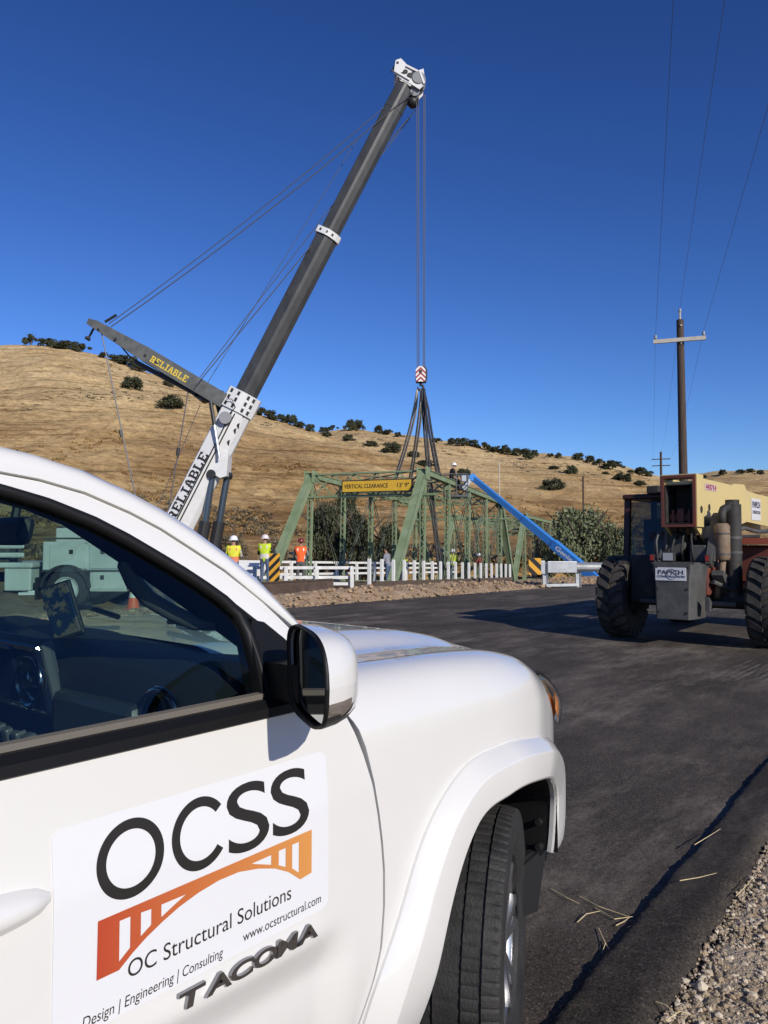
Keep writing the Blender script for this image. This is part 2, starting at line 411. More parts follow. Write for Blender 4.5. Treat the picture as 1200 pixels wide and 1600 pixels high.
# asphalt kerb (dike): rough raised strip
b = MB(); P = []
prof = [(-.016, .0), (-.010, .012), (-.006, .022), (.0, .028), (.02, .032), (.05, .034), (.08, .036), (.11, .040), (.14, .044), (.17, .050), (.205, .052), (.235, .046), (.258, .028), (.27, .006), (.285, -.012), (.30, -.04)]
ss = list(np.arange(-3, 7, .012))+list(np.arange(9, 60, .5))
for s_ in ss:
    row = []
    for j, (o_, z_) in enumerate(prof):
        w = .014*mnoise.noise(V(s_*3, j*.2, 0))+.009*mnoise.noise(V(s_*17, j*.5, 4))+.006*mnoise.noise(V(s_*45, j, 6))
        zz = .005*mnoise.noise(V(s_*9, o_*30, 9))+.0045*mnoise.noise(V(s_*38, o_*60, 2))+.003*mnoise.noise(V(s_*80, o_*110, 5))
        row.append(J0+JD*s_+JN*(o_+w*(1.0 if j < 4 else 2.2 if j > 9 else .5))+V(0, 0, .006+z_+zz))
    P.append(row)
b.grid(P)
o = b.build('asphalt_kerb', M_KERB, smooth=True); tag(o, kind='structure')

# ---- loose gravel and stones beside the kerb
M_GRAV = mat('gravel', (.40, .31, .205), .95, col2=(.56, .455, .32), scale=9, bump=1.0, bscale=120)
M_STONE = mat('stone', (.44, .345, .225), .95, col2=(.58, .47, .33), scale=14, bump=.8, bscale=120)
def rock_mesh(seed, name, m, sub=1):
    bm = bmesh.new(); bmesh.ops.create_icosphere(bm, subdivisions=sub, radius=1)
    for v in bm.verts:
        n_ = mnoise.noise(v.co*1.1+V(seed*3.1, seed, 0)); v.co *= 1+.45*n_
        v.co.z *= .68
    me = bpy.data.meshes.new(name); bm.to_mesh(me); bm.free(); me.materials.append(m); return me
def verge_z(off): return .03+.05*sstep(.3, .9, off)
b = MB(); P = []
for s_ in np.arange(-5, 10, .06):
    P.append([J0+JD*s_+JN*(.26+q*.07)+V(0, 0, (-.01 if q == 0 else verge_z(.26+q*.07))+.02*mnoise.noise(V(s_*4, q*.3, 5))+.012*mnoise.noise(V(s_*15, q*1.1, 8))) for q in range(24)]+[J0+JD*s_+JN*3.6+V(0, 0, -.06)])
b.grid(P); o = b.build('gravel_verge', M_GRAV, smooth=True); tag(o, kind='structure')
ico = bmesh.new(); bmesh.ops.create_icosphere(ico, subdivisions=1, radius=1); ico.verts.index_update()
IV = [v.co.copy() for v in ico.verts]; IF = [tuple(v.index for v in f.verts) for f in ico.faces]; ico.free()
def scatter_rock(b, c, r, k):
    q = Matrix.Rotation(rng.uniform(0, 6.28), 3, 'Z') @ Matrix.Rotation(rng.uniform(-.5, .5), 3, 'X')
    sc = V(rng.uniform(.7, 1.3), rng.uniform(.7, 1.2), rng.uniform(.5, .8))
    b.add([c+q @ V(v.x*sc.x, v.y*sc.y, v.z*sc.z)*r*(1+.35*mnoise.noise(v*1.4+V(k*1.7, 0, 0))) for v in IV], IF, rng.choice((0, 0, 1, 2)))
M_G2 = mat('gravel_pale', (.50, .42, .31), .95, col2=(.64, .55, .42), scale=9)
M_G3 = mat('gravel_brown', (.30, .22, .14), .95, col2=(.44, .34, .23), scale=9)
b = MB()
for k in range(15000):
    s_ = rng.uniform(-.5, 2.6); o_ = .27+abs(rng.gauss(0, .45)) if rng.random() < .6 else rng.uniform(.27, 1.5)
    if o_ > 1.6: continue
    r = rng.choice((.003, .003, .004, .004, .005, .005, .006, .007, .009, .013))*rng.uniform(.8, 1.3)
    scatter_rock(b, J0+JD*s_+JN*o_+V(0, 0, verge_z(o_)+r*.3), r, k)
o = b.build('gravel', [M_GRAV, M_G2, M_G3]); tag(o, 'small loose tan gravel beside the asphalt kerb', 'gravel', kind='stuff')
rocks = [rock_mesh(i, 'stone', [M_STONE, M_GRAV, M_G2][i % 3], 2) for i in range(6)]
for k in range(60):
    s_ = rng.uniform(-.3, 2.6); o_ = rng.uniform(.29, 1.05); r = rng.uniform(.010, .034)*(1.0 if o_ < .5 else .65)
    o = bpy.data.objects.new('stone', rocks[k % 6]); COL.objects.link(o)
    o.location = J0+JD*s_+JN*o_+V(0, 0, verge_z(o_)+r*.3); o.scale = (r*rng.uniform(.8, 1.4), r, r*rng.uniform(.8, 1.1)); o.rotation_euler = (rng.uniform(-.3, .3), 0, rng.uniform(0, 6.3))
    tag(o, 'tan fist-sized or smaller stone lying in the gravel beside the asphalt kerb', 'stone', 'stones in the roadside gravel')
# dry straws lying across the asphalt edge
M_STRAW = mat('straw', (.55, .42, .20), .8, col2=(.68, .56, .33), scale=30)
def gpt(px, py, z=.012):
    p = atY(px, py, 10); d = p-V(0, 0, EYE); return V(0, 0, EYE)+d*((z-EYE)/d.z)
straws = [[(902, 1441), (916, 1428), (940, 1423)], [(906, 1400), (935, 1416), (985, 1433)], [(930, 1418), (960, 1436), (990, 1432)], [(1062, 1376), (1092, 1371), (1120, 1364)],
          [(1085, 1320), (1105, 1308), (1126, 1295)], [(980, 1449), (1000, 1444), (1018, 1434)], [(862, 1389), (885, 1402), (905, 1412)], [(962, 1446), (975, 1440), (985, 1432)], [(935, 1450), (946, 1474), (940, 1490)], [(944, 1470), (952, 1484), (951, 1500)], [(1025, 1565), (1040, 1570), (1055, 1583)], [(1040, 1595), (1062, 1580), (1088, 1588)], [(1150, 1400), (1170, 1380), (1178, 1366)]]
for k, st in enumerate(straws):
    zz = .015 if k not in (3, 4, 10, 11, 12) else .06
    b = MB(); b.tube([gpt(x, y, zz+(.006 if i == 1 else 0)) for i, (x, y) in enumerate(st)], [.0022, .0018, .001], 5)
    tag(b.build('straw', M_STRAW), 'thin dry yellow straw lying on the dark asphalt by the kerb', 'straw', 'straws on the asphalt edge')

# ---- rubble berm along the far edge of the road
M_BERM = mat('berm_dirt', (.27, .18, .105), .97, col2=(.43, .31, .195), scale=3, bump=1.0, bscale=12)
M_CLOD = mat('dirt_clod', (.25, .165, .098), .97, col2=(.40, .285, .18), scale=2.5, bump=.8, bscale=20)
FN = V(FD.y, -FD.x, 0)  # towards the camera
b = MB(); P = []
for s_ in np.arange(-26, 30, .16):
    row = []
    hgt = .20*sstep(-1.5, 3, s_)*(1-.6*sstep(7, 12, s_))+.05
    for q in range(18):
        o_ = .25-q*.22
        z = hgt*math.sin(math.pi*min(1, max(0, (q-1)/13)))**.8*(1+.55*mnoise.noise(V(s_*.9, q*.3, 1)))+.09*mnoise.noise(V(s_*2.1, q*.6, 2))+.06*mnoise.noise(V(s_*6, q*1.6, 3))
        p = F0+FD*s_+FN*o_
        gz = ground_z(p.x, p.y)
        row.append(V(p.x, p.y, (gz if q > 13 else max(gz, -.02))+ (z if 0 < q < 17 else -.05)))
    P.append(row)
b.grid(P); o = b.build('dirt_berm', M_BERM, smooth=True); tag(o, kind='structure')
b = MB()
for k in range(2200):
    s_ = rng.uniform(-8, 16); q = rng.uniform(0, 9); o_ = .25-q*.22
    p = F0+FD*s_+FN*o_; hgt = .20*sstep(-1.5, 3, s_)*(1-.6*sstep(7, 12, s_))+.05
    z = max(0, hgt*math.sin(math.pi*min(1, max(0, (q-1)/13)))**.8*(1+.55*mnoise.noise(V(s_*.9, q*.3, 1))))
    r = rng.choice((.012, .015, .02, .02, .025, .03, .03, .04, .05, .085))*rng.uniform(.6, 1.1)*(1 if o_ < .1 else .5)
    scatter_rock(b, V(p.x, p.y, z+r*.25), r, k)
o = b.build('dirt_clods', [M_BERM, M_CLOD, M_BERM]); tag(o, 'lumpy brown dirt clods heaped along the far road edge', 'dirt', kind='stuff')

# pale ribbed tyre prints in the dust of the road
M_DUST = mat('road_dust', (.07, .062, .054), .95, col2=(.20, .175, .145), scale=16)
b = MB()
for (x0, y0, x1, y1, n, w_) in ((1153, 1066, 1215, 1036, 7, .05), (922, 1100, 962, 1090, 4, .05)):
    a_, c_ = gpt(x0, y0, .0), gpt(x1, y1, .0); d_ = (c_-a_).normalized(); s2 = V(d_.y, -d_.x, 0)
    for k in range(n):
        q = s2*(k-n/2)*.085; rows = []
        for j in range(25):
            u_ = j/24; h_ = w_*.42*max(0, mnoise.noise(V(u_*5, k*3.1, x0))+.35)*math.sin(math.pi*u_)**.4; e = a_+(c_-a_)*u_+q+V(0, 0, .0102); rows.append([e-s2*h_, e+s2*h_])
        b.grid(rows)
tag(b.build('dust_prints', M_DUST), 'pale ribbed dust prints on the dark road before the telehandler', 'dust', kind='stuff')

# ================================================================== WHITE PICKUP
M_PAINT = mat('pearl_white_paint', (.70, .69, .665), .3, coat=1.0, col2=(.67, .66, .63), scale=3.5, lo=.3, hi=.8)
M_BLK = mat('black_plastic', (.014, .014, .015), .5, bump=.15, bscale=300)
M_SEAL = mat('rubber_seal', (.005, .005, .0055), .5, spec=.3)
M_RUB = mat('tyre_rubber', (.012, .0117, .0115), .7, col2=(.028, .0265, .025), scale=14, bump=.2, bscale=150)
M_CHROME = mat('chrome', (.82, .83, .85), .08, 1)
M_DCHROME = mat('dark_chrome', (.30, .30, .32), .16, 1)
M_ALLOY = mat('alloy', (.42, .42, .43), .3, .9)
M_TRIM = mat('interior_trim', (.014, .0145, .016), .6, bump=.2, bscale=400)
M_TRIM2 = mat('interior_grey', (.075, .075, .078), .6)
M_SCREEN = mat('dark_screen', (.012, .016, .03), .12)
M_MIRGL = mat('mirror_glass', (.42, .45, .47), .02, 1)
M_AMBER = mat('amber_lens', (.9, .27, .03), .2, coat=.8)
G_WIND = glass('windscreen_glass', (.60, .80, .72))
G_SIDE = glass('side_window_glass', (.60, .74, .71))
G_LENS = glass('clear_lens', (.9, .93, .97))
HD = R(39.5)
TU = V(math.sin(HD), math.cos(HD), 0); TN = V(math.cos(HD), -math.sin(HD), 0)
TORG = TN*-2.03+TU*1.94+V(0, 0, .045)
pk = thing('pickup_truck', 'white pickup truck in the foreground with company sign on its door', 'pickup truck', TORG, R(90)-HD)
def tp(a, b, z): return V(a, -b, z)

WT = [(-5, .93), (-.45, .93), (-.1, .924), (.15, .898), (.33, .848), (.45, .802), (.55, .745), (.65, .665), (.74, .55), (.80, .42), (.84, .24), (.855, 0)]
ZT = [(-5, 1.19), (-.8, 1.19), (-.3, 1.180), (0, 1.162), (.2, 1.130), (.33, 1.092), (.5, 1.05), (.7, 1.0), (.86, .94)]
def Wd(a): return pchip(a, WT)
def Zt(a): return pchip(a, ZT)
RB, RH, RL = .16, .17, .26
def tuck(z):  # inward lean of the flank below the waist and above it
    t = 0.0
    if z < .62: t += .05*((.62-z)/.2)**2*.5
    if z > .95: t += .10*max(0, z-.95)
    return t
def fprof(a, w):
    """front wing section: w runs up the flank (=height), then over the shoulder onto the bonnet"""
    zs = Zt(a)-RH
    if w <= zs: return Wd(a)-tuck(w)*(1 if w < .9 else 0), w
    ph = (w-zs)/RL*math.pi/2
    return Wd(a)-RB*(1-max(0, math.cos(ph))**.84), zs+RH*max(0, math.sin(ph))**.90
WC = (0.0, .40)   # wheel centre in (a,z)
def flare_out(th): # outer radius of the wheel-arch flare: squared-off shoulders
    return pchip(math.degrees(th), [(-5, .50), (12, .505), (25, .535), (40, .562), (55, .548), (80, .515), (100, .535), (122, .592), (138, .606), (152, .603), (174, .655), (206, .73)])
def lip(th): return pchip(math.degrees(th), [(-5, .365), (12, .368), (25, .390), (40, .424), (60, .415), (81, .402), (106, .424), (128, .474), (150, .462), (166, .458), (206, .53)])
REARGAP = [(-.685, .40), (-.659, .465), (-.632, .53), (-.612, .593), (-.602, .68), (-.602, .756), (-.609, .82), (-.621, .886), (-.638, .955), (-.66, 1.02), (-.682, 1.07), (-.715, 1.125), (-.75, 1.19)]
def wing_poly():
    P = list(REARGAP)
    for a in np.linspace(-.76, .28, 24): P.append((a, Zt(a)-RH+RL-.002))
    P += [(.30, Zt(.30)-RH+RL*.80), (.315, Zt(.315)-RH+RL*.62), (.35, .985), (.405, .92), (.455, .862), (.50, .83), (.53, .74), (.53, .5), (.50, .46)]
    return P
def ray_poly(c, th, P):
    dx, dy = math.cos(th), math.sin(th); best = None
    for i in range(len(P)):
        x0, y0 = P[i][0]-c[0], P[i][1]-c[1]; x1, y1 = P[(i+1) % len(P)][0]-c[0], P[(i+1) % len(P)][1]-c[1]
        ex, ey = x1-x0, y1-y0; det = dx*(-ey)+ex*dy
        if abs(det) < 1e-9: continue
        t = (x0*(-ey)+ex*y0)/det; s_ = (dx*y0-dy*x0)/det
        if -1e-6 <= s_ <= 1+1e-6 and t > .05: best = t if best is None else max(best, t)
    return best
def build_wing(sg):
    P = wing_poly(); ths = set(np.linspace(R(-2), R(180.5), 150))
    for (a, w) in P:
        t = math.atan2(w-WC[1], a-WC[0])
        if R(-2) < t < R(180.5): ths.add(t)
    ths = sorted(ths); rows = []; NR = 30
    for th in ths:
        r0 = flare_out(th)-.004; r1 = ray_poly(WC, th, P) or r0+.01; r1 = max(r1, r0+.004); row = []
        for j in range(NR+1):
            r = r0+(r1-r0)*j/NR; a = WC[0]+r*math.cos(th); w = WC[1]+r*math.sin(th)
            bb, z = fprof(a, w); row.append(tp(a, bb*sg, z))
        # fold the panel edge inward so that the gaps read as gaps
        last = row[-1]; row.append(tp(last.x, (abs(last.y)-.03)*sg, last.z-.002))
        rows.append(row)
    b = MB(); b.grid(rows); w = b.build('front_wing', M_PAINT, pk, angle=40)
    # flare
    rows = []
    for th in np.linspace(R(12), R(206), 140):
        ro, rl = flare_out(th), lip(th); row = []
        def bs(r):
            a = WC[0]+r*math.cos(th); z = WC[1]+r*math.sin(th); return a, z, fprof(a, min(z, .98))[0]
        fr = sstep(R(206), R(170), th)
        for q, off in ((0, -.004), (0, .008), (.02, .012), (.12, .030), (.28, .050), (.31, .052), (.60, .053), (.92, .050), (.97, .046), (1.0, .036), (1.0, .022)):
            r = ro+(rl-ro)*q; a, z, bb = bs(r); bb = bs(ro)[2]*.5+bb*.5
            row.append(tp(a, (bb+off)*sg, z))
        rows.append(row)
    b = MB(); b.grid(rows); b.build('wheel_arch_flare', M_PAINT, w, angle=16)
    # inner arch liner
    rows = []
    for th in np.linspace(R(12.5), R(206), 60):
        r = lip(th)+.003; rows.append([tp(WC[0]+r*math.cos(th), q*sg, WC[1]+r*math.sin(th)) for q in (Wd(r*math.cos(th))+.022, .70, .55, .42)]+[tp(0, .40*sg, .40)])
    b = MB(); b.grid(rows); b.build('arch_liner', M_BLK, w, smooth=True)
    for z in (.66, .57, .49):
        b = MB(); b.tube([tp(WC[0]+lip(0)-.004, (Wd(.43)-.012)*sg, z), tp(WC[0]+lip(0)-.028, (Wd(.43)-.012)*sg, z)], .011, 8); b.build('liner_clip', M_BLK, w)
    b = MB(); b.grid([[tp(a, q*sg, z) for q in (.30, .60, Wd(.44)-.01)] for a, z in ((.44, .505), (.40, .478), (.28, .462), (.18, .46))]); b.build('under_tray', M_BLK, w)
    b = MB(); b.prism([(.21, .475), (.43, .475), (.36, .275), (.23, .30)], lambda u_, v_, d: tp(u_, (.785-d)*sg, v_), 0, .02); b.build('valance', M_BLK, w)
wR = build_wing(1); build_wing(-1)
for sg in (1, -1):  # black strips laid in the wing and bonnet gaps in place of their shade
    b = MB(); b.tube([tp(a-.003, (.93-tuck(min(z, 1.0))-.016-max(0, z-1.0)*.2)*sg, z) for a, z in REARGAP], .010, 6); b.build('panel_gap', M_SEAL, pk)
    b = MB(); b.tube([tp(a, (Wd(a)-RB-.001)*sg, Zt(a)-.0035) for a in np.linspace(-.74, .30, 40)], .0042, 5); b.build('bonnet_gap', M_SEAL, pk)

# bonnet with raised centre
rows = []
def hood_pt(a, b):
    e = max(.02, Wd(a)-RB); q = min(1, abs(b)/e)
    bul = .030*sstep(.60, .44, abs(b))*sstep(.93, .6, a)
    crown = .010*(1-q**2)
    notch = -.010*math.exp(-((abs(b)-.60)/.05)**2)
    z = Zt(a)+bul+crown+notch*(1-q**8)
    if a > .70: z -= .35*(a-.70)**2
    return tp(a, b, z)
for a in list(np.linspace(-.76, .60, 50))+list(np.linspace(.62, .80, 14)):
    e = max(.02, Wd(a)-RB)*.997
    rows.append([hood_pt(a, e*t) for t in np.linspace(-1, 1, 81)])
front = [p+V(.014, 0, -.05) for p in rows[-1]]; rows.append(front)
b = MB(); b.grid(rows); b.build('bonnet', M_PAINT, pk, smooth=True)
b = MB()   # cowl with black plastic between bonnet and windscreen
rows = []
for t in np.linspace(-1, 1, 21):
    bb = .80*t; rows.append([tp(-.70-.10*t*t, bb, 1.20+.012*(1-t*t)), tp(-.76-.10*t*t, bb, 1.19), tp(-.80-.08*t*t, bb, 1.14)])
b.grid(rows); b.build('cowl', M_BLK, pk)

# front fascia: bumper, grille, headlights
def plan(t):   # t 0..1 from wheel arch round to the centre of the nose
    a = interp(t, [(0, .50), (.35, .62), (.6, .74), (.8, .82), (1, .855)]); return a, Wd(a) if t < 1 else 0.0
b = MB(); rows = []
for t in np.linspace(0, 1, 26):
    a, w = plan(t)
    rows.append([tp(a-i_, (w+o_)*1, z) for z, o_, i_ in ((.455, -.06, .08), (.475, -.025, .02), (.55, .0, 0), (.70, .003, 0), (.80, 0, 0), (.845, -.004, 0), (.862, -.02, .02))])
rows += [[V(p.x, -p.y, p.z) for p in r] for r in rows[-2::-1]]
b.grid(rows); b.build('front_bumper', M_PAINT, pk, smooth=True)
b = MB(); rows = []
for t in np.linspace(.7, 1, 14):
    a, w = plan(t); rows.append([tp(a-.015, w-.02 if w > .02 else 0, z) for z in np.linspace(.84, .965, 6)])
rows += [[V(p.x, -p.y, p.z) for p in r] for r in rows[-2::-1]]
b.grid(rows); b.build('grille', M_BLK, pk)
def hl_pt(a, q, off, sg):   # q 0 bottom .. 1 top on the headlight's outline
    zt = interp(a, [(.285, 1.055), (.34, 1.06), (.40, 1.05), (.5, 1.025), (.6, .995), (.72, .965)]); zb = interp(a, [(.285, 1.045), (.33, 1.005), (.39, .935), (.455, .858), (.6, .85), (.72, .87)])
    z = zb+(zt-zb)*q; w = Wd(a)-.012*(q-.2); bulge = .026*math.sin(math.pi*min(1, max(0, (a-.285)/.42)))*math.sin(math.pi*(.15+.7*q))
    zs = Zt(a)-RH
    if z > zs: w = fprof(a, zs+RL*2/math.pi*math.asin(min(1, ((z-zs)/RH)**1.11)))[0]
    return tp(a+bulge*.5, (w+off+bulge)*sg, z)
for sg in (1, -1):
    A_ = np.linspace(.285, .70, 24); Q_ = np.linspace(0, 1, 9)
    b = MB(); b.grid([[hl_pt(a, q, .004, sg) for q in Q_] for a in A_]); h = b.build('headlight', G_LENS, pk, smooth=True)
    b = MB(); b.grid([[hl_pt(a, q, -.020, sg) for q in Q_] for a in A_]); b.build('reflector_housing', M_CHROME, h, smooth=True)
    b = MB(); b.grid([[hl_pt(a, q, -.008, sg) for q in np.linspace(.15, .55, 5)] for a in np.linspace(.41, .53, 6)]); b.build('side_marker', M_AMBER, h, smooth=True)

# ---------------- flanks: doors and bed
def dprof(a, z):
    w = .93-tuck(z)
    # long scallop pressed into the lower door
    s_ = sstep(.70, .60, z)*sstep(-.70, -.80, a)*sstep(-3, -2.9, a)
    ridge = .010*math.exp(-((z-.705)/.03)**2)*sstep(-.74, -.84, a)
    return w-.024*s_+ridge*.6
def build_door(sg, front):
    if front:
        fa = lambda z: float(np.interp(z, [p[1] for p in REARGAP], [p[0] for p in REARGAP]))-.007
        ra = lambda z: -1.79+.02*math.sin((z-.4)*3)
    else:
        fa = lambda z: -1.797+.02*math.sin((z-.4)*3); ra = lambda z: interp(z, [(.4, -2.45), (.6, -2.55), (.8, -2.78), (1.16, -2.86)])
    zs_ = list(np.linspace(.40, 1.15, 60)); rows = []
    for z in zs_:
        f, r = fa(z), ra(z); us = [0, .004]+list(np.linspace(.012, .988, 60))+[.996, 1]
        row = [tp(r, (dprof(r, z)-.03)*sg, z)]
        row += [tp(r+(f-r)*u_, dprof(r+(f-r)*u_, z)*sg, z) for u_ in us]
        row += [tp(f, (dprof(f, z)-.03)*sg, z)]; rows.append(row)
    b = MB(); b.grid(rows); d = b.build('door', M_PAINT, pk, angle=40)
    return d
doorR = build_door(1, True); doorR['label'] = 'front door carrying a printed company sign'
build_door(1, False); build_door(-1, True); build_door(-1, False)
for sg in (1, -1):
    # sill, rear bed side with arch
    b = MB(); b.grid([[tp(a, (.89+o_)*sg, z) for o_, z in ((-.10, .27), (-.02, .29), (.0, .34), (-.005, .405), (-.06, .41))] for a in np.linspace(-2.55, -.62, 12)]); b.build('sill', M_PAINT, pk, angle=50)
    rows = []
    c2 = (-3.24, .40); poly = [(-2.47, .38), (-2.57, .6), (-2.8, .8), (-2.88, 1.2), (-4.42, 1.2), (-4.46, .8), (-4.42, .38)]
    for th in np.linspace(R(-1), R(181), 90):
        r1 = ray_poly(c2, th, poly); rows.append([tp(c2[0]+r*math.cos(th), (.93-tuck(min(1.15, c2[1]+r*math.sin(th)))+(.03 if r < .56 else 0))*sg, c2[1]+r*math.sin(th)) for r in np.linspace(.43, r1, 16)])
    b = MB(); b.grid(rows); b.build('bed_side', M_PAINT, pk, angle=45)
b = MB(); b.box((-3.65, 0, .62), (1.55, 1.70, .06)); b.box((-2.92, 0, .85), (.05, 1.72, .62)); b.box((-4.42, 0, .86), (.06, 1.80, .62)); b.build('bed', M_PAINT, pk)
b = MB(); b.box((-2.0, .5, .42), (4.6, .12, .14)); b.box((-2.0, -.5, .42), (4.6, .12, .14)); b.tube([(-.0, -.78, .39), (0, .78, .39)], .05, 10); b.tube([(-3.24, -.78, .39), (-3.24, .78, .39)], .07, 10); b.build('chassis', M_BLK, pk)
b = MB(); b.box((-1.7, 0, .50), (2.2, 1.66, .04)); b.build('cab_floor', M_TRIM, pk)

# ---------------- cab upper body
KT = .38
def tb(z): return .90-KT*(z-1.15)
OUT = [(-.70, 1.205), (-.742, 1.257), (-.786, 1.308), (-.83, 1.358), (-.872, 1.403), (-.94, 1.457), (-1.005, 1.504), (-1.069, 1.543), (-1.132, 1.574), (-1.22, 1.611), (-1.304, 1.633), (-1.40, 1.648), (-1.55, 1.668), (-1.8, 1.684), (-2.3, 1.69), (-2.65, 1.672), (-2.86, 1.63)]
GAP = [(-.735, 1.205), (-.765, 1.256), (-.80, 1.301), (-.828, 1.325), (-.866, 1.358), (-.948, 1.426), (-1.012, 1.467), (-1.077, 1.508), (-1.137, 1.538), (-1.22, 1.571), (-1.30, 1.59), (-1.40, 1.603), (-1.55, 1.622), (-1.8, 1.638), (-2.3, 1.642), (-2.62, 1.625), (-2.80, 1.59)]
SEAL = [(-.912, 1.17), (-.916, 1.25), (-.922, 1.30), (-.935, 1.335), (-.962, 1.362), (-1.0, 1.39), (-1.045, 1.42), (-1.092, 1.448), (-1.15, 1.482), (-1.209, 1.512), (-1.29, 1.543), (-1.37, 1.565), (-1.55, 1.590), (-1.70, 1.60)]
def wsc(t, s_):
    """windscreen surface: t 0 bottom..1 top, s -1..1 across"""
    b0, b1 = .80, .635; a0 = -.46-.25*s_*s_; a1 = -1.13-.12*s_*s_
    z0 = 1.215; z1 = 1.672-.055*s_*s_
    a = a0+(a1-a0)*t+.035*math.sin(math.pi*t)*0; z = z0+(z1-z0)*t+.010*math.sin(math.pi*t)
    return tp(a, (b0+(b1-b0)*t)*s_, z)
def cabside(sg):
    # rail and A pillar: outer strip between roof gap line and outline, then turning in to the screen / roof
    rows = []; n = len(OUT)
    for i, ((oa, oz), (ga, gz)) in enumerate(zip(OUT, GAP)):
        row = [tp(ga, (tb(gz)-.03)*sg, gz-.008), tp(ga, (tb(gz)+.004)*sg, gz)]
        for q in (.25, .5, .75): row.append(tp(ga+(oa-ga)*q, (tb(gz+(oz-gz)*q)+.004+.006*math.sin(math.pi*q))*sg, gz+(oz-gz)*q))
        row.append(tp(oa, tb(oz)*sg, oz))
        if oa > -1.25:
            t = min(1, max(0, (oa+.70)/(-1.22+.70))); w = wsc(t, sg)
            row.append(tp(oa+.012, (tb(oz)-.012)*sg, oz+.002)); row.append(V(w.x, w.y*1.0, w.z)); row.append(V(w.x-.03, w.y*.985, w.z-.02))
        else:
            row.append(tp(oa, (tb(oz)-.03)*sg, oz+.004)); row.append(tp(oa, (tb(oz)-.09)*sg, oz+.009)); row.append(tp(oa, (tb(oz)-.12)*sg, oz+.012))
        rows.append(row)
    b = MB(); b.grid(rows); pil = b.build('roof_rail', M_PAINT, pk, angle=38)
    # door window frame: white band between gap line and glass seal, from the rear quarter to the mirror corner
    rows = []
    for (ga, gz), (sa, sz) in zip([(-.765, 1.236), (-.80, 1.285), (-.835, 1.322), (-.866, 1.352), (-.9, 1.380), (-.948, 1.418), (-1.012, 1.459), (-1.077, 1.50), (-1.137, 1.53), (-1.22, 1.563), (-1.30, 1.582), (-1.40, 1.595), (-1.55, 1.614), (-1.8, 1.63)],
                                  [(-.775, 1.222), (-.822, 1.268), (-.862, 1.300), (-.898, 1.328), (-.930, 1.354), (-.975, 1.387), (-1.035, 1.427), (-1.092, 1.463), (-1.15, 1.497), (-1.225, 1.532), (-1.30, 1.556), (-1.40, 1.576), (-1.55, 1.597), (-1.8, 1.612)]):
        gz += .0035; rows.append([tp(ga, (tb(gz)-.03)*sg, gz), tp(ga, (tb(gz)-.002)*sg, gz), tp((ga+sa)/2, (tb((gz+sz)/2)+.002)*sg, (gz+sz)/2), tp(sa, (tb(sz)-.004)*sg, sz), tp(sa, (tb(sz)-.03)*sg, sz)])
    b = MB(); b.grid(rows); fr = b.build('window_frame', M_PAINT, pk, angle=40)
    b = MB(); b.tube([tp(ga, (tb(gz)-.016)*sg, gz-.004) for ga, gz in GAP[:14]], .008, 6); b.build('gap_shade_strip', M_SEAL, fr)  # black strip behind the roof gap, added to keep bounced light from showing
    # black seal strip
    rows = []
    for i, (sa, sz) in enumerate(SEAL):
        p0 = SEAL[max(i-1, 0)]; p1 = SEAL[min(i+1, len(SEAL)-1)]; t = V(p1[0]-p0[0], p1[1]-p0[1], 0).normalized(); nn = V(t.y, -t.x, 0)
        if nn.x < 0 and i < 3: nn = -nn
        def q(d, ob): 
            a, z = sa+nn.x*d, sz+nn.y*d; return tp(a, (tb(z)+ob)*sg, z)
        if nn.y < 0: nn = -nn
        rows.append([q(.022, -.010), q(.012, .001), q(.0, -.003), q(-.006, -.012), q(-.006, -.03)])
    b = MB(); b.grid(rows); b.build('window_seal', M_SEAL, fr, smooth=True)
    # lower belt moulding
    b = MB(); rows = []
    for a in np.linspace(-1.80, -.80, 12):
        rows.append([tp(a, (.905)*sg, 1.140), tp(a, .918*sg, 1.147), tp(a, .916*sg, 1.164), tp(a, .900*sg, 1.176), tp(a, .87*sg, 1.176)])
    b.grid(rows); b.build('belt_moulding', M_SEAL, fr, angle=30)
    b = MB(); rows = []
    for a in np.linspace(-1.80, -.92, 10): rows.append([tp(a, .888*sg, 1.172), tp(a, .886*sg, 1.186), tp(a, .870*sg, 1.187)])
    b.grid(rows); b.build('wiper_strip', mat('grey_rubber', (.13, .115, .095), .8), fr)
    # sail panel
    b = MB(); poly = [(-.925, 1.168), (-.918, 1.30), (-.905, 1.325), (-.875, 1.318), (-.835, 1.285), (-.79, 1.24), (-.76, 1.20), (-.735, 1.168)]
    b.prism(poly, lambda u_, v_, d: tp(u_, (tb(v_)-.002-d)*sg, v_), 0, .05); b.build('sail_panel', M_SEAL, fr)
    # glass
    b = MB(); rows = []
    top = SEAL[2:]
    for j in range(12):
        q = j/11; row = []
        for (sa, sz) in SEAL[3:]+[(-1.80, 1.605)]:
            z = 1.16+(sz-1.16)*q; row.append(tp(sa-.0*q, (tb(z)-.018+.006*math.sin(math.pi*q))*sg, z))
        rows.append(row)
    b.grid(rows)
    rows = []
    for j in range(12):
        q = j/11; rows.append([tp(a, (tb(1.16+(1.335-1.16)*q)-.018+.006*math.sin(math.pi*q*.42))*sg, 1.16+(1.335-1.16)*q) for a in (-.912, -.925, -.935)])
    b.build('side_window', G_SIDE, pk, smooth=True)
    # rear quarter glass and pillars
    b = MB(); b.grid([[tp(a, (tb(z)-.02)*sg, z) for z in (1.16, 1.3, 1.45, 1.585)] for a in (-1.90, -2.3, -2.62)]); b.build('rear_side_window', G_SIDE, pk)
    b = MB()
    for a0, a1 in ((-1.92, -1.78), (-2.88, -2.6)): b = MB(); b.grid([[tp(a, (tb(z)-.004)*sg, z) for z in np.linspace(1.14, 1.62, 6)] for a in (a0, a1)]); b.build('door_pillar', M_BLK, pk)
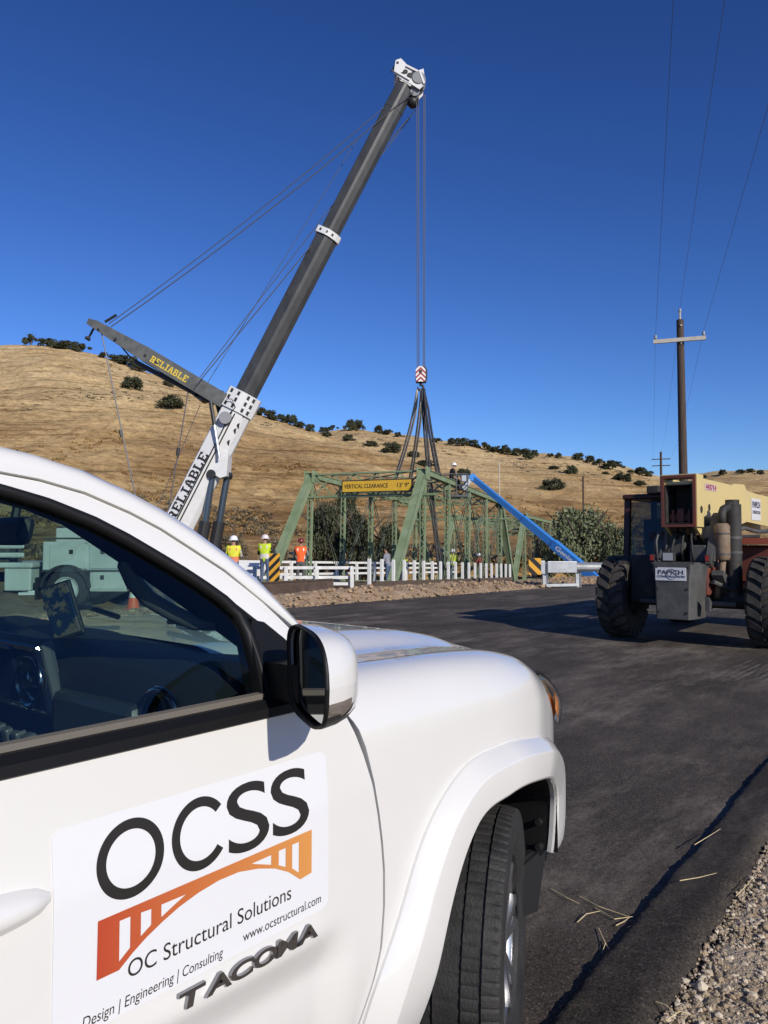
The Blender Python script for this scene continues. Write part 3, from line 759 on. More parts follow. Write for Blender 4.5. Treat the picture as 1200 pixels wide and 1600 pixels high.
    # interior lining of the A pillar with grab handle
    b = MB(); rows = []
    for (oa, oz), (ga, gz) in zip(OUT[:12], GAP[:12]):
        t = min(1, max(0, (oa+.70)/(-1.22+.70))); w = wsc(t, sg)
        rows.append([V(w.x-.005, w.y*.985, w.z-.012), V(w.x-.045, w.y*.93, w.z-.035), tp(ga-.06, (tb(gz)-.105)*sg, gz-.03), tp(ga-.055, (tb(gz)-.045)*sg, gz-.025), tp(ga-.02, (tb(gz)-.035)*sg, gz-.012)])
    b.grid(rows); pt = b.build('pillar_trim', M_TRIM, pk, smooth=True)
    if sg > 0:
        b = MB(); b.tube([tp(-1.085, .665, 1.47), tp(-1.075, .645, 1.435), tp(-1.05, .635, 1.40), tp(-1.02, .64, 1.365), tp(-.975, .655, 1.335), tp(-.93, .68, 1.31), tp(-.90, .71, 1.305)], [.012, .017, .018, .018, .018, .017, .012], 10); b.build('grab_handle', M_TRIM2, pk, smooth=True)
cabside(1); cabside(-1)
# roof skin
rows = []
for (oa, oz) in OUT[9:]:
    e = tb(oz)-.10; fa = oa if oa < -1.27 else oa
    rows.append([tp((oa if oa < -1.26 else -1.25-(1-(s_**2))*-.12), e*s_, oz+.009+.045*(1-s_*s_)) for s_ in np.linspace(-1, 1, 25)])
b = MB(); b.grid(rows); b.build('roof', M_PAINT, pk, smooth=True)
b = MB(); b.grid([[p-V(0, 0, .035) for p in r] for r in rows]); b.build('headliner', M_TRIM2, pk, smooth=True)
b = MB(); b.grid([[wsc(t, s_) for s_ in np.linspace(-1, 1, 31)] for t in np.linspace(0, 1, 16)]); b.build('windscreen', G_WIND, pk, smooth=True)
b = MB(); b.grid([[wsc(t, s_)+V(-.012, 0, -.006) for s_ in np.linspace(-1, 1, 21)] for t in (.86, .93, 1.0)]); b.build('windscreen_shade_band', M_SEAL, pk)
b = MB(); b.grid([[tp(-2.86-.10*(1-q), bb, 1.15+.50*q) for bb in (-.62, 0, .62)] for q in (0, .5, 1)]); b.build('rear_window', G_SIDE, pk)
b = MB(); b.box((-2.90, 0, .82), (.05, 1.74, .70)); b.build('cab_back', M_PAINT, pk)
# wipers
for bb, a in ((.35, -.56), (-.40, -.56)):
    b = MB(); b.tube([tp(-.57, bb-.28, 1.245), tp(-.56, bb, 1.262), tp(-.585, bb+.22, 1.245)], .009, 6); b.tube([tp(-.50, bb-.33, 1.225), tp(-.53, bb-.15, 1.252), tp(-.56, bb, 1.27)], .011, 6); b.build('wiper', M_SEAL, pk)

# ---------------- interior
DP = [(-.50, 1.15), (-.58, 1.205), (-.78, 1.225), (-.90, 1.222), (-.985, 1.205), (-1.01, 1.17), (-1.0, 1.10), (-.97, 1.02), (-.99, .93), (-.95, .74), (-.6, .6)]
rows = []
for bb in np.linspace(-.80, .80, 41):
    hump = .03*math.exp(-((bb+.38)/.18)**2)+.012*math.exp(-(bb/.2)**2); back = -.08*(abs(bb)/.8)**4
    rows.append([tp(a+ (.05*(abs(bb)/.8)**3 if a < -.85 else -.12*(abs(bb)/.8)**2), bb, z+(hump if -1.0 < a < -.6 and z > 1.15 else 0)+(-.035*(abs(bb)/.8)**4 if z > 1.1 else 0)) for a, z in DP])
b = MB(); b.grid(rows); dash = b.build('dashboard', M_TRIM, pk, angle=50)
# centre stack: framed screen with round knobs and two round vents
tilt = Matrix.Rotation(R(-14), 3, 'Y')
b = MB(); b.rbox((-1.015, -.04, 1.155), (.035, .44, .20), .015, tilt); cs = b.build('infotainment_bezel', mat('bezel_silver', (.10, .105, .11), .6, .2), dash)
b = MB(); b.rbox((-1.030, -.04, 1.155), (.03, .42, .175), .012, tilt); b.rbox((-1.038, -.02, 1.158), (.03, .235, .15), .006, tilt); b.build('screen', M_SCREEN, dash)
for yy in (-.205, .135):
    b = MB(); b.lathe([(.052, .0), (.062, -.012), (.066, -.022), (.055, -.026), (.050, -.010), (.028, -.004), (.024, -.02), (.0, -.022)], (-1.035, yy, 1.15), 'x', 28); b.build('round_vent', M_DCHROME, dash, smooth=True)
b = MB(); b.lathe([(.060, .0), (.070, -.014), (.066, -.022), (.052, -.018), (.040, -.004), (.0, .0)], (-.985, -.655, 1.115), 'x', 28); b.build('round_vent', M_DCHROME, dash, smooth=True)
b = MB()
for k in range(6): b.rbox((-1.005, -.17+k*.055, .985), (.03, .035, .04), .006, tilt)
b.build('climate_buttons', mat('button_grey', (.10, .10, .105), .4), dash)
b = MB(); b.rbox((-1.0, -.42, 1.08), (.05, .34, .11), .02); b.build('glovebox_trim', mat('trim_olive', (.035, .037, .034), .4), dash)
# rear-view mirror, visor, steering wheel, seats
b = MB(); b.rbox((-1.02, 0, 1.51), (.04, .24, .075), .02, Matrix.Rotation(R(12), 3, 'Y')); b.tube([(-1.0, 0, 1.54), (-.99, 0, 1.60)], .012, 8); b.build('rear_view_mirror', M_BLK, pk)
for yy in (-.34, .34): b = MB(); b.rbox((-1.20, yy, 1.625), (.20, .40, .022), .01, Matrix.Rotation(R(12), 3, 'Y')); b.build('sun_visor', M_TRIM2, pk)
b = MB(); b.tube([V(-1.17+.07*math.cos(t), .38+.18*math.sin(t), 1.09+.17*math.cos(t)) for t in np.linspace(0, 2*math.pi, 25)], .015, 8); b.box((-1.17, .38, 1.08), (.05, .14, .10)); b.build('steering_wheel', M_TRIM, pk)
for yy in (-.38, .38):
    b = MB(); b.rbox((-1.62, yy, .80), (.52, .5, .18), .05); b.rbox((-1.92, yy, 1.10), (.14, .5, .62), .05, Matrix.Rotation(R(-14), 3, 'Y')); b.rbox((-2.0, yy, 1.48), (.10, .26, .16), .04); b.build('seat', M_TRIM2, pk)
for sg in (1, -1):
    b = MB(); b.grid([[tp(a, (o_)*sg, z) for o_, z in ((.87, 1.165), (.83, 1.15), (.80, 1.05), (.80, .6))] for a in np.linspace(-1.78, -.80, 6)]); b.build('door_card', M_TRIM, pk)

# ---------------- door mirrors
def mirror(sg):
    # shell: stack of rounded outlines in the (b,z) plane from the glass forward
    CX, CZ, SL = 1.045, 1.243, .46
    def outline(s_, n=44):
        P = []
        for k in range(n):
            t = 2*math.pi*k/n; c_, q = math.cos(t), math.sin(t); e = .60
            x = math.copysign(abs(c_)**e, c_)*.088*s_; z = math.copysign(abs(q)**e, q)*.082*s_
            z += -.10*x; x += (-.16*z if z > 0 else .05*z)
            P.append((CX+x, CZ+z))
        return P
    secs = [(-.958, .93), (-.966, 1.0), (-.955, 1.02), (-.92, 1.0), (-.893, .94), (-.872, .83), (-.858, .64), (-.85, .3), (-.848, .02)]
    rows = [[tp(a-SL*(bb-CX), bb*sg, z) for bb, z in outline(s_)+outline(s_)[:1]] for a, s_ in secs]
    b = MB(); b.grid(rows[2:])
    o = b.build('door_mirror', [M_PAINT, M_BLK, M_CHROME], pk, smooth=True)
    for p in o.data.polygons:
        z = p.center.z; x_ = abs(p.center.y)-CX; p.material_index = 1 if z < 1.190-.10*x_ else (2 if z < 1.212-.10*x_ and x_ > -.03 else 0)
    b = MB(); b.grid(rows[:3]); b.build('mirror_rim', M_SEAL, o, smooth=True)
    g = outline(.92)
    b = MB(); ring = [tp(-.952-SL*(bb-CX), bb*sg, z) for bb, z in g]; b.add(ring, [tuple(range(len(ring)))]); b.build('mirror_glass', M_MIRGL, o)
    b = MB(); b.beam(tp(-.84, .84*sg, 1.205), tp(-.88, 1.0*sg, 1.215), .10, .07, mi=0); b.build('mirror_arm', M_SEAL, o)
mirror(1); mirror(-1)
# ---------------- door handle
for a0, sg in ((-1.50, 1), (-2.62, 1), (-1.50, -1), (-2.62, -1)):
    b = MB(); rows = []
    for t in np.linspace(0, 1, 16):
        r = math.sin(math.pi*min(1, max(0, .004+.992*t)))**.28
        rows.append([tp(a0-.13+.26*t, (.928+.030*r*(1+.2*math.cos(k*math.pi/5)) if math.cos(k*math.pi/5-math.pi/2) > -2 else .9)*sg if False else (.925+.034*r*max(0, math.cos((k/10-.5)*math.pi)))*sg,   .965+.029*r*math.sin((k/10-.5)*math.pi)) for k in range(11)])
    b.grid(rows); b.build('door_handle', M_PAINT, pk, smooth=True)

# ---------------- printed sign on the door, badge
M_SIGN = mat('sign_white', (.69, .695, .71), .4); M_INK = mat('ink_black', (.018, .016, .015), .45)
def gradient_mat():
    m = bpy.data.materials.new('bridge_print'); m.use_nodes = True; nt = m.node_tree; p = nt.nodes['Principled BSDF']; p.inputs['Roughness'].default_value = .4
    tc = nt.nodes.new('ShaderNodeTexCoord'); sp = nt.nodes.new('ShaderNodeSeparateXYZ'); nt.links.new(tc.outputs['Object'], sp.inputs[0])
    mr = nt.nodes.new('ShaderNodeMapRange'); mr.inputs[1].default_value = -1.30; mr.inputs[2].default_value = -.83; nt.links.new(sp.outputs[0], mr.inputs[0])
    r = nt.nodes.new('ShaderNodeValToRGB'); r.color_ramp.elements[0].color = (.42, .055, .022, 1); r.color_ramp.elements[1].color = (.62, .27, .07, 1)
    nt.links.new(mr.outputs[0], r.inputs[0]); nt.links.new(r.outputs[0], p.inputs['Base Color']); return m
def onside(a, z, lift): return tp(a, dprof(a, z)+lift, z)
def rounded(x0, y0, x1, y1, r, n=6):
    P = []
    for cx, cy, t0 in ((x1-r, y0+r, -90), (x1-r, y1-r, 0), (x0+r, y1-r, 90), (x0+r, y0+r, 180)):
        for k in range(n+1): t = R(t0+90*k/n); P.append((cx+r*math.cos(t), cy+r*math.sin(t)))
    return P
b = MB(); A_ = np.linspace(-1.364, -.785, 40); Z_ = list(np.linspace(.745, 1.055, 30)); rows = []
for z in Z_:
    dz = min(z-.745, 1.055-z); cut = .015-math.sqrt(max(0, .015**2-(.015-min(.015, dz))**2)); cut *= 1
    a0, a1 = -1.364+cut, -.785-cut
    rows.append([onside(a0, z, 0)]+[onside(a0+(a1-a0)*t, z, .0016) for t in np.linspace(0, 1, 40)]+[onside(a1, z, 0)])
b.grid(rows); sign = b.build('door_sign', M_SIGN, pk, angle=40)
def sign_text(name, txt, a0, a1, z0, z1, m, bold=0, shear=0, lift=.0022, ext=0.0, parent=None):
    v, f = text_mesh(txt, 1.0, .02 if ext else 0, bold, shear)
    xs = [q[0] for q in v]; ys = [q[1] for q in v]; x0, x1, y0, y1 = min(xs), max(xs), min(ys), max(ys)
    b = MB(); b.add([onside(a0+(q[0]-x0)/(x1-x0)*(a1-a0), z0+(q[1]-y0)/(y1-y0)*(z1-z0), lift+(q[2]+.02)/.04*ext if ext else lift) for q in v], f)
    return b.build(name, m, parent or sign, recalc=False)
def ring_letter(name, cx, cz, rx, rz, w, t0, t1):
    b = MB(); rows = []
    for t in np.linspace(R(t0), R(t1), 60):
        rows.append([onside(cx+(rx-w*q)*math.cos(t), cz+(rz-w*q)*math.sin(t), .0022) for q in (0, .33, .66, 1)])
    b.grid(rows); b.build(name, M_INK, sign, recalc=False)
ring_letter('letter', -1.2355, .979, .0605, .0605, .0165, 0, 360)
ring_letter('letter', -1.101, .979, .059, .0605, .0165, 38, 322)
sign_text('letter', 'S', -1.043, -.946, .9185, 1.0395, M_INK, bold=.003)
sign_text('letter', 'S', -.938, -.841, .9185, 1.0395, M_INK, bold=.003)
sign_text('lettering', 'OC Structural Solutions', -1.241, -.889, .795, .822, M_INK)
sign_text('lettering', 'www.ocstructural.com', -1.008, -.807, .760, .777, M_INK)
sign_text('lettering', 'Design | Engineering | Consulting', -1.317, -1.053, .748, .770, M_INK, shear=.15)
outer = [(-1.294, .903), (-.834, .911), (-.834, .827), (-.865, .824), (-.896, .848), (-.931, .866), (-.972, .879), (-1.019, .888), (-1.063, .888), (-1.106, .882), (-1.146, .872), (-1.178, .860), (-1.209, .846), (-1.233, .832), (-1.257, .815), (-1.295, .815)]
holes = [[(-1.257, .89), (-1.257, .828), (-1.238, .842), (-1.238, .89)], [(-1.219, .889), (-1.219, .852), (-1.20, .863), (-1.20, .888)], [(-1.181, .888), (-1.181, .868), (-1.153, .88), (-1.133, .888)],
         [(-.989, .893), (-.941, .876), (-.941, .894)], [(-.922, .896), (-.922, .869), (-.904, .860), (-.904, .896)], [(-.887, .897), (-.887, .852), (-.869, .838), (-.869, .897)]]
c = bpy.data.curves.new('c', 'CURVE'); c.dimensions = '2D'; c.fill_mode = 'FRONT'
for pl in [outer]+holes:
    s_ = c.splines.new('POLY'); s_.points.add(len(pl)-1); s_.use_cyclic_u = True
    for q, (x, y) in zip(s_.points, pl): q.co = (x, y, 0, 1)
o = bpy.data.objects.new('c', c); COL.objects.link(o); me = bpy.data.meshes.new_from_object(o.evaluated_get(bpy.context.evaluated_depsgraph_get()))
b = MB(); b.add([onside(v.co.x, v.co.y, .0024) for v in me.vertices], [tuple(p.vertices) for p in me.polygons]); bpy.data.objects.remove(o)
b.build('bridge_emblem', gradient_mat(), sign, recalc=False)
for k, ch in enumerate('TACOMA'):
    w = .0585; sign_text('badge_letter', ch, -1.152+k*.0538, -1.152+k*.0538+w*(.95 if ch != 'M' else 1.0),   .7055, .7325, M_DCHROME, bold=.03, shear=.14, lift=.002, ext=.007, parent=doorR)
# phone in a holder on the dash: a thing of its own
ph = thing('phone', 'phone in a holder standing on the pickup dashboard', 'phone', TORG+TN*.07+TU*-.90+V(0, 0, 1.235), R(90)-HD)
b = MB(); b.rbox((0, 0, .065), (.012, .085, .15), .005, Matrix.Rotation(R(35), 3, 'Z') @ Matrix.Rotation(R(-18), 3, 'X')); b.build('case', M_BLK, ph)
b = MB(); b.rbox((-.006, .0, .066), (.010, .076, .136), .003, Matrix.Rotation(R(35), 3, 'Z') @ Matrix.Rotation(R(-18), 3, 'X')); b.build('screen', mat('phone_picture', (.012, .025, .06), .15, col2=(.12, .10, .085), scale=28, lo=.48, hi=.56), ph)

# ---------------- wheels
def road_wheel(name, parent, loc, steer, sg):
    w = bpy.data.objects.new(name, None); COL.objects.link(w); w.parent = parent; w.location = loc; w.rotation_euler = (0, 0, steer)
    RT = .376; n = 400; rows = []
    ys = [-.128, -.118, -.108, -.0885, -.0875, -.0815, -.0805, -.06, -.0385, -.0375, -.0315, -.0305, -.01, .01, .0305, .0315, .0375, .0385, .06, .0805, .0815, .0875, .0885, .108, .118, .128]
    gro = {4, 5, 9, 10, 15, 16, 20, 21}
    for i in range(n):
        t = 2*math.pi*i/n; row = []
        ct, st = math.cos(t), math.sin(t)
        def pr(r, y): row.append(V(r*ct, y, r*st))
        # outboard sidewall from the rim, over the tread, to the inboard side
        for r, y in ((.232, -.105), (.240, -.118), (.26, -.127), (.29, -.133), (.32, -.134), (.345, -.133), (.362, -.131)): pr(r, y)
        for k, y in enumerate(ys):
            r = RT-.010*(abs(y)/.128)**4
            yy = y
            if k in gro: r -= .008
            if 4 <= k <= 5 or 20 <= k <= 21 or 9 <= k <= 10 or 15 <= k <= 16: yy += .0022*math.sin(t*60)
            if k <= 2 or k >= 23: r -= .004 if (i % 5 == 0) else 0
            elif (6 <= k <= 8 or 17 <= k <= 19) and (i % 5 == 2): r -= .003
            elif 12 <= k <= 13 and i % 10 == 4: r -= .003
            pr(r, yy)
        for r, y in ((.362, .131), (.32, .134), (.26, .127), (.232, .105)): pr(r, y)
        rows.append(row)
    b = MB(); b.grid(rows, closeu=True); b.build('tyre', M_RUB, w, angle=30, recalc=True)
    b = MB(); b.lathe([(.232, -.108), (.236, -.100), (.222, -.085), (.205, -.02), (.20, .09), (.232, .10)], (0, 0, 0), 'y', 48)
    for k in range(6):
        for d in (-.16, .16):
            t = k*math.pi/3+d; p0 = V(.05*math.cos(t-d*.6), -.085, .05*math.sin(t-d*.6)); p1 = V(.222*math.cos(t), -.098, .222*math.sin(t)); b.beam(p0, p1, .028, .03, up=(0, 1, 0))
    b.lathe([(.0, -.105), (.045, -.103), (.07, -.09), (.075, -.06)], (0, 0, 0), 'y', 24)
    b.build('rim', M_ALLOY, w, angle=35)
    b = MB(); b.lathe([(.0, .0), (.15, .0), (.16, .02), (.16, .03)], (0, -.03, 0), 'y', 30); b.build('brake_disc', M_DCHROME, w, angle=35)
    if sg < 0:
        for ch in w.children: ch.scale = (1, -1, 1)
    return w
road_wheel('wheel', pk, (-.03, -.775, .333), R(24), 1)
road_wheel('wheel', pk, (-.03, .775, .333), R(22), -1)
road_wheel('wheel', pk, (-3.24, -.80, .333), 0, 1); road_wheel('wheel', pk, (-3.24, .80, .333), 0, -1)

# ================================================================== TRUSS BRIDGE
M_GREEN = mat('bridge_green', (.155, .215, .105), .6, col2=(.24, .295, .18), scale=1.6, bump=.15, bscale=30, lo=.3, hi=.7, rvar=.1)
M_GREEND = mat('bridge_green_rod', (.06, .075, .05), .6, col2=(.12, .13, .10), scale=3)
M_WHITE = mat('white_timber', (.66, .65, .61), .7, col2=(.78, .77, .74), scale=5, bump=.2, bscale=40, stretch=(1, 1, .3))
M_WOOD = mat('brown_timber', (.07, .045, .03), .85, col2=(.14, .10, .07), scale=4, bump=.5, bscale=25, stretch=(.25, 3, 3))
M_RUST = mat('rusty_beam', (.055, .033, .024), .8, col2=(.10, .065, .048), scale=5, bump=.3, bscale=30)
def basis(o, org, ex, ey, ez):
    m = Matrix((ex, ey, ez)).transposed().to_4x4(); m.translation = org; o.matrix_world = m
def laced_post(x, y, z0, z1, w=.22, d=.15):
    b = MB()
    for s_ in (-1, 1):
        b.beam((x, y+s_*w/2, z0), (x, y+s_*w/2, z1), d, .025, up=(0, 1, 0))
        for e in (-1, 1): b.beam((x+e*d/2, y+s_*(w/2-.02), z0), (x+e*d/2, y+s_*(w/2-.02), z1), .016, .05, up=(0, 1, 0))
    n = max(4, int((z1-z0)/.26)); dz = (z1-z0)/n
    for k in range(n):
        for e in (-1, 1):
            sg = (1 if k % 2 else -1)*e
            b.beam((x+e*(d/2+.012), y-sg*w/2, z0+k*dz), (x+e*(d/2+.012), y+sg*w/2, z0+(k+1)*dz), .010, .036, up=(0, 1, 0))
    for z in (z0+.12, z1-.16):
        b.box((x-d/2-.024, y, z), (.010, w+.03, .22)); b.box((x+d/2+.024, y, z), (.010, w+.03, .22))
    return b
def lattice_strut(x, y0, y1, z0, z1, n, t=.07):
    b = MB(); b.beam((x, y0, z1), (x, y1, z1), .18, t); b.beam((x, y0, z0), (x, y1, z0), .18, t)
    for k in range(n):
        ya, yb = y0+(y1-y0)*k/n, y0+(y1-y0)*(k+1)/n
        b.beam((x-.03, ya, z0), (x-.03, yb, z1), .02, .07); b.beam((x+.03, ya, z1), (x+.03, yb, z0), .02, .07)
    return b
def truss(label, org, ex, ey, ez, p, n, h, w):
    br = thing('truss_bridge', label, 'bridge'); basis(br, org, ex, ey, ez)
    for sd in (-1, 1):
        y = sd*w/2
        for x0, x1 in ((0, p), (n*p, (n-1)*p)):
            b = MB(); b.beam((x0, y, 0), (x1, y, h), .30, .26)
            for e in (-1, 1): b.beam((x0, y+e*.16, 0), (x1, y+e*.16, h), .02, .30)
            b.rbox((x0, y, -.02), (.5, .5, .16), .02); b.build('end_post', M_GREEN, br)
        b = MB(); b.beam((p-.1, y, h), ((n-1)*p+.1, y, h), .28, .22)
        b.beam((p-.15, y, h+.122), ((n-1)*p+.15, y, h+.122), .36, .02); b.build('top_chord', M_GREEN, br)
        for e in (-1, 1):
            b = MB(); b.beam((0, y+e*.13, 0), (n*p, y+e*.13, 0), .04, .16); b.build('bottom_chord', M_GREEN, br)
        for k in range(1, n): laced_post(k*p, y, .08, h-.14).build('vertical_post', M_GREEN, br)
        half = n//2
        pairs = [(k, k+1) for k in range(1, half)]+[(k, k-1) for k in range(n-1, half, -1)]+[(half, half+1), (half, half-1)]
        for a, c in pairs:
            for e in (-.05, .05):
                b = MB(); b.tube([(a*p, y+e, h-.1), (c*p, y+e, .05)], .022, 6); b.build('diagonal_rod', M_GREEND, br)
        for k in (1, n-1):
            b = MB(); b.box((k*p, y-.2*sd, h-.05), (.62, .014, .55)); b.box((k*p, y+.2*sd, h-.05), (.62, .014, .55)); b.build('gusset_plate', M_GREEN, br)
    for k, dx in ((1, -.32), (n-1, .32)):
        b = lattice_strut(k*p+dx*0, -w/2+.1, w/2-.1, h-.98, h+.05, 5); b.build('portal_frame', M_GREEN, br)
        b = MB(); b.beam((k*p, -w/2-.55, h-.98), (k*p, w/2+.55, h-.98), .24, .10); b.build('portal_sill', M_GREEN, br)
    for k in range(2, n-1): lattice_strut(k*p, -w/2+.1, w/2-.1, h-.42, h+.02, 8, .05).build('cross_strut', M_GREEN, br)
    for k in range(1, n-1):
        for s_ in (-1, 1):
            b = MB(); b.tube([(k*p, s_*(w/2-.1), h+.1), ((k+1)*p, -s_*(w/2-.1), h+.1)], .03, 6); b.build('lateral_brace', M_GREEND, br)
    for k in range(0, n+1):
        b = MB(); b.beam((k*p, -w/2-.2, -.28), (k*p, w/2+.2, -.28), .22, .42); b.build('floor_beam', M_RUST, br)
    for k in range(7):
        b = MB(); y = -w/2+.45+k*(w-.9)/6; b.beam((-.1, y, -.02), (n*p+.1, y, -.02), .12, .12); b.build('stringer', M_WOOD, br)
    return br
BF = atY(612, 914, 29.7); B5 = atY(781, 911, 46.4)
ex = (B5-BF).normalized(); PAN = (B5-BF).length/5; eyv = V(-ex.y, ex.x, 0).normalized(); ez = ex.cross(eyv).normalized()
BW = 5.45; BH = 4.85
BORG = BF+eyv*(BW/2)
br1 = truss('green steel truss bridge span hanging from the crane, near portal with clearance sign', BORG, ex, eyv, ez, PAN, 6, BH, BW)
F2 = atY(803, 909, 53.5); e2 = V(ex.x, ex.y, -.018).normalized(); y2 = V(-e2.y, e2.x, 0).normalized(); z2 = e2.cross(y2)
br2 = truss('second green truss bridge span standing behind the lifted one', F2+y2*(BW/2), e2, y2, z2, PAN, 6, 4.75, BW)
def bpt(x, y, z): return BORG+ex*x+eyv*y+ez*z
# clearance sign on the portal
M_YEL = mat('sign_yellow', (.62, .36, .02), .5, col2=(.68, .42, .04), scale=5)
sg_o = thing('clearance_sign', 'yellow vertical clearance sign on the near portal of the bridge', 'sign'); 
so_ = bpt(PAN-.30, 1.02, BH-.84); basis(sg_o, so_, -eyv, ez*-1 if False else ex, ez)
SWd = 3.35
b = MB(); b.box((SWd/2, 0, .26), (SWd, .03, .56)); b.build('frame', M_INK, sg_o)
b = MB(); b.box((SWd/2, -.02, .26), (SWd-.1, .012, .47)); b.build('panel', M_YEL, sg_o)
text_part('lettering', 'VERTICAL CLEARANCE', (.13, -.027, .17), (1, 0, 0), (0, 0, 1), 2.1, .19, M_INK, sg_o, ext=.003, bold=.01)
text_part('lettering', "13' 9\"", (2.66, -.027, .17), (1, 0, 0), (0, 0, 1), .55, .19, M_INK, sg_o, ext=.003, bold=.01)
# ---- white railings
def railing(label, posts, hgt, rails, ps=(.13, .13), face=0, cat='railing'):
    """posts: list of base points; rails: heights as share of hgt"""
    t = thing('white_railing', label, cat, posts[0]); o0 = Vector(posts[0])
    d = (Vector(posts[-1])-o0); a = math.atan2(d.y, d.x); rot = Matrix.Rotation(a, 3, 'Z')
    for p in posts:
        q = Vector(p)-o0; b = MB(); b.rbox(q+V(0, 0, hgt/2-.15), (ps[0], ps[1], hgt+.3), .012, rot)
        b.box(q+V(0, 0, hgt+.012), (ps[0]*.8, ps[1]*.8, .03), rot); b.build('post', M_WHITE, t)
    nv = rot @ V(0, 1, 0)
    for i in range(0, len(posts)-1, 3):
        j = min(i+3, len(posts)-1)
        for r_ in rails:
            b = MB(); b.beam(Vector(posts[i])-o0+nv*(.09+.0)+V(0, 0, hgt*r_), Vector(posts[j])-o0+nv*.09+V(0, 0, hgt*r_), .045, .105); b.build('rail', M_WHITE, t)
    return t
pa, pb = atY(577, 916, 27.0), atY(797, 906, 47.5)
railing('row of white posts along the near side of the green bridge', [pa.lerp(pb, k/19) for k in range(20)], .94, (), ps=(.10, .12))
b = MB(); b.beam(pa+V(.1, .35, .0), pb+V(.1, .35, 0), .25, .3); tag(b.build('timber_kerb', M_WOOD), 'long brown timber lying behind the row of white posts', 'timber')
pa, pb = atY(366, 905, 30.6), atY(712, 897, 53)
railing('white rail fence along the far side of the bridge deck', [pa.lerp(pb, k/12) for k in range(13)], .72, (.98, .60, .22))
railing('white rail fence across the closed bridge end in front of the workers', [atY(x, 916, 27.1) for x in (398, 447, 495, 550)], .68, (.95, .45, .12))
# ---- rusty timber, markers
b = MB(); tA, tB = atY(520, 914, 23.3), atY(330, 924, 22.6); b.beam(tA, tB, .34, .36); d = (tB-tA).normalized()
for e in (-1, 1): b.beam(tA+V(0, 0, e*.175), tB+V(0, 0, e*.175), .40, .03)
tag(b.build('steel_beam', M_RUST), 'long dark rusty beam lying on the dirt by the striped marker', 'beam')
def stripe_mat(name, sx, period):
    m = bpy.data.materials.new(name); m.use_nodes = True; nt = m.node_tree; p = nt.nodes['Principled BSDF']; p.inputs['Roughness'].default_value = .45
    tc = nt.nodes.new('ShaderNodeTexCoord'); sp = nt.nodes.new('ShaderNodeSeparateXYZ'); nt.links.new(tc.outputs['Object'], sp.inputs[0])
    a = nt.nodes.new('ShaderNodeMath'); a.operation = 'MULTIPLY'; a.inputs[1].default_value = sx; nt.links.new(sp.outputs[0], a.inputs[0])
    s_ = nt.nodes.new('ShaderNodeMath'); s_.operation = 'ADD'; nt.links.new(a.outputs[0], s_.inputs[0]); nt.links.new(sp.outputs[2], s_.inputs[1])
    mo = nt.nodes.new('ShaderNodeMath'); mo.operation = 'PINGPONG'; mo.inputs[1].default_value = period/2; nt.links.new(s_.outputs[0], mo.inputs[0])
    gt = nt.nodes.new('ShaderNodeMath'); gt.operation = 'GREATER_THAN'; gt.inputs[1].default_value = period/4; nt.links.new(mo.outputs[0], gt.inputs[0])
    mx = nt.nodes.new('ShaderNodeMix'); mx.data_type = 'RGBA'; mx.inputs[6].default_value = (.018, .017, .016, 1); mx.inputs[7].default_value = (.72, .36, .03, 1)
    nt.links.new(gt.outputs[0], mx.inputs[0]); nt.links.new(mx.outputs[2], p.inputs['Base Color']); return m
t = thing('object_marker', 'tall yellow and black striped marker board beside the worker in jeans', 'marker', atY(428.5, 925, 24.2), R(-8))
b = MB(); b.box((0, .05, .55), (.06, .04, 1.5)); b.build('post', M_DCHROME, t)
b = MB(); b.rbox((0, 0, .30+.455), (.35, .012, .91), .005); b.build('board', stripe_mat('stripes_up', -1.0, .29), t)
# ---- galvanised guardrail with square striped marker
M_GALV = mat('galvanised', (.42, .43, .44), .45, .75, col2=(.54, .55, .55), scale=6)
gr = thing('guardrail', 'galvanised steel guardrail behind the telehandler, ending beside the bridge', 'guardrail', (0, 0, 0))
gp = [atY(848, 886, 26.2), atY(880, 886, 26.2), atY(930, 886, 26.3), atY(1000, 886, 26.6), atY(1090, 886, 27.4), atY(1200, 885, 29.2), atY(1330, 882, 32)]
prof = [(-.155, .0), (-.12, -.035), (-.075, -.075), (-.035, -.035), (0, 0), (.035, -.035), (.075, -.075), (.12, -.035), (.155, .0)]
rows = []
for i, p in enumerate(gp[1:]):
    d = (gp[min(i+2, len(gp)-1)]-gp[i]).normalized(); nn = V(d.y, -d.x, 0)
    rows.append([p+nn*(-o_*1.2)+V(0, 0, z) for z, o_ in prof])
b = MB(); b.grid(rows); rows2 = [[q+V(0, .012, 0) for q in r] for r in rows]; b.grid(rows2, flip=True); b.build('rail', M_GALV, gr, smooth=False)
b = MB(); b.rbox((gp[0]+gp[1])/2+V(.3, -.05, 0), (1.0, .07, .40), .02); b.build('end_block', M_GALV, gr)
b = MB(); b.rbox(gp[0]+V(-.02, -.02, -.01), (.16, .22, .46), .02); b.build('end_cap', M_GALV, gr)
for p in [gp[0]+V(.1, .1, 0), atY(903, 886, 26.4), gp[3]+V(0, .12, 0), gp[4]+V(0, .14, 0), gp[5]+V(0, .14, 0)]:
    b = MB(); z0 = -.1; b.box((p.x, p.y, (z0+p.z+.15)/2), (.16, .02, p.z+.15-z0))
    for e in (-1, 1): b.box((p.x+e*.08, p.y, (z0+p.z+.15)/2), (.014, .12, p.z+.15-z0))
    b.build('post', M_GALV, gr)
b = MB(); p0, p1 = gp[0]+V(.12, .02, -.62), atY(903, 886, 26.4)+V(0, -.08, -.60); b.beam(p0, p1, .06, .09); b.build('ground_strut', M_GALV, gr)
mk = thing('marker_panel', 'square yellow and black striped panel at the guardrail end', 'marker', atY(836, 898, 26.1), R(-4))
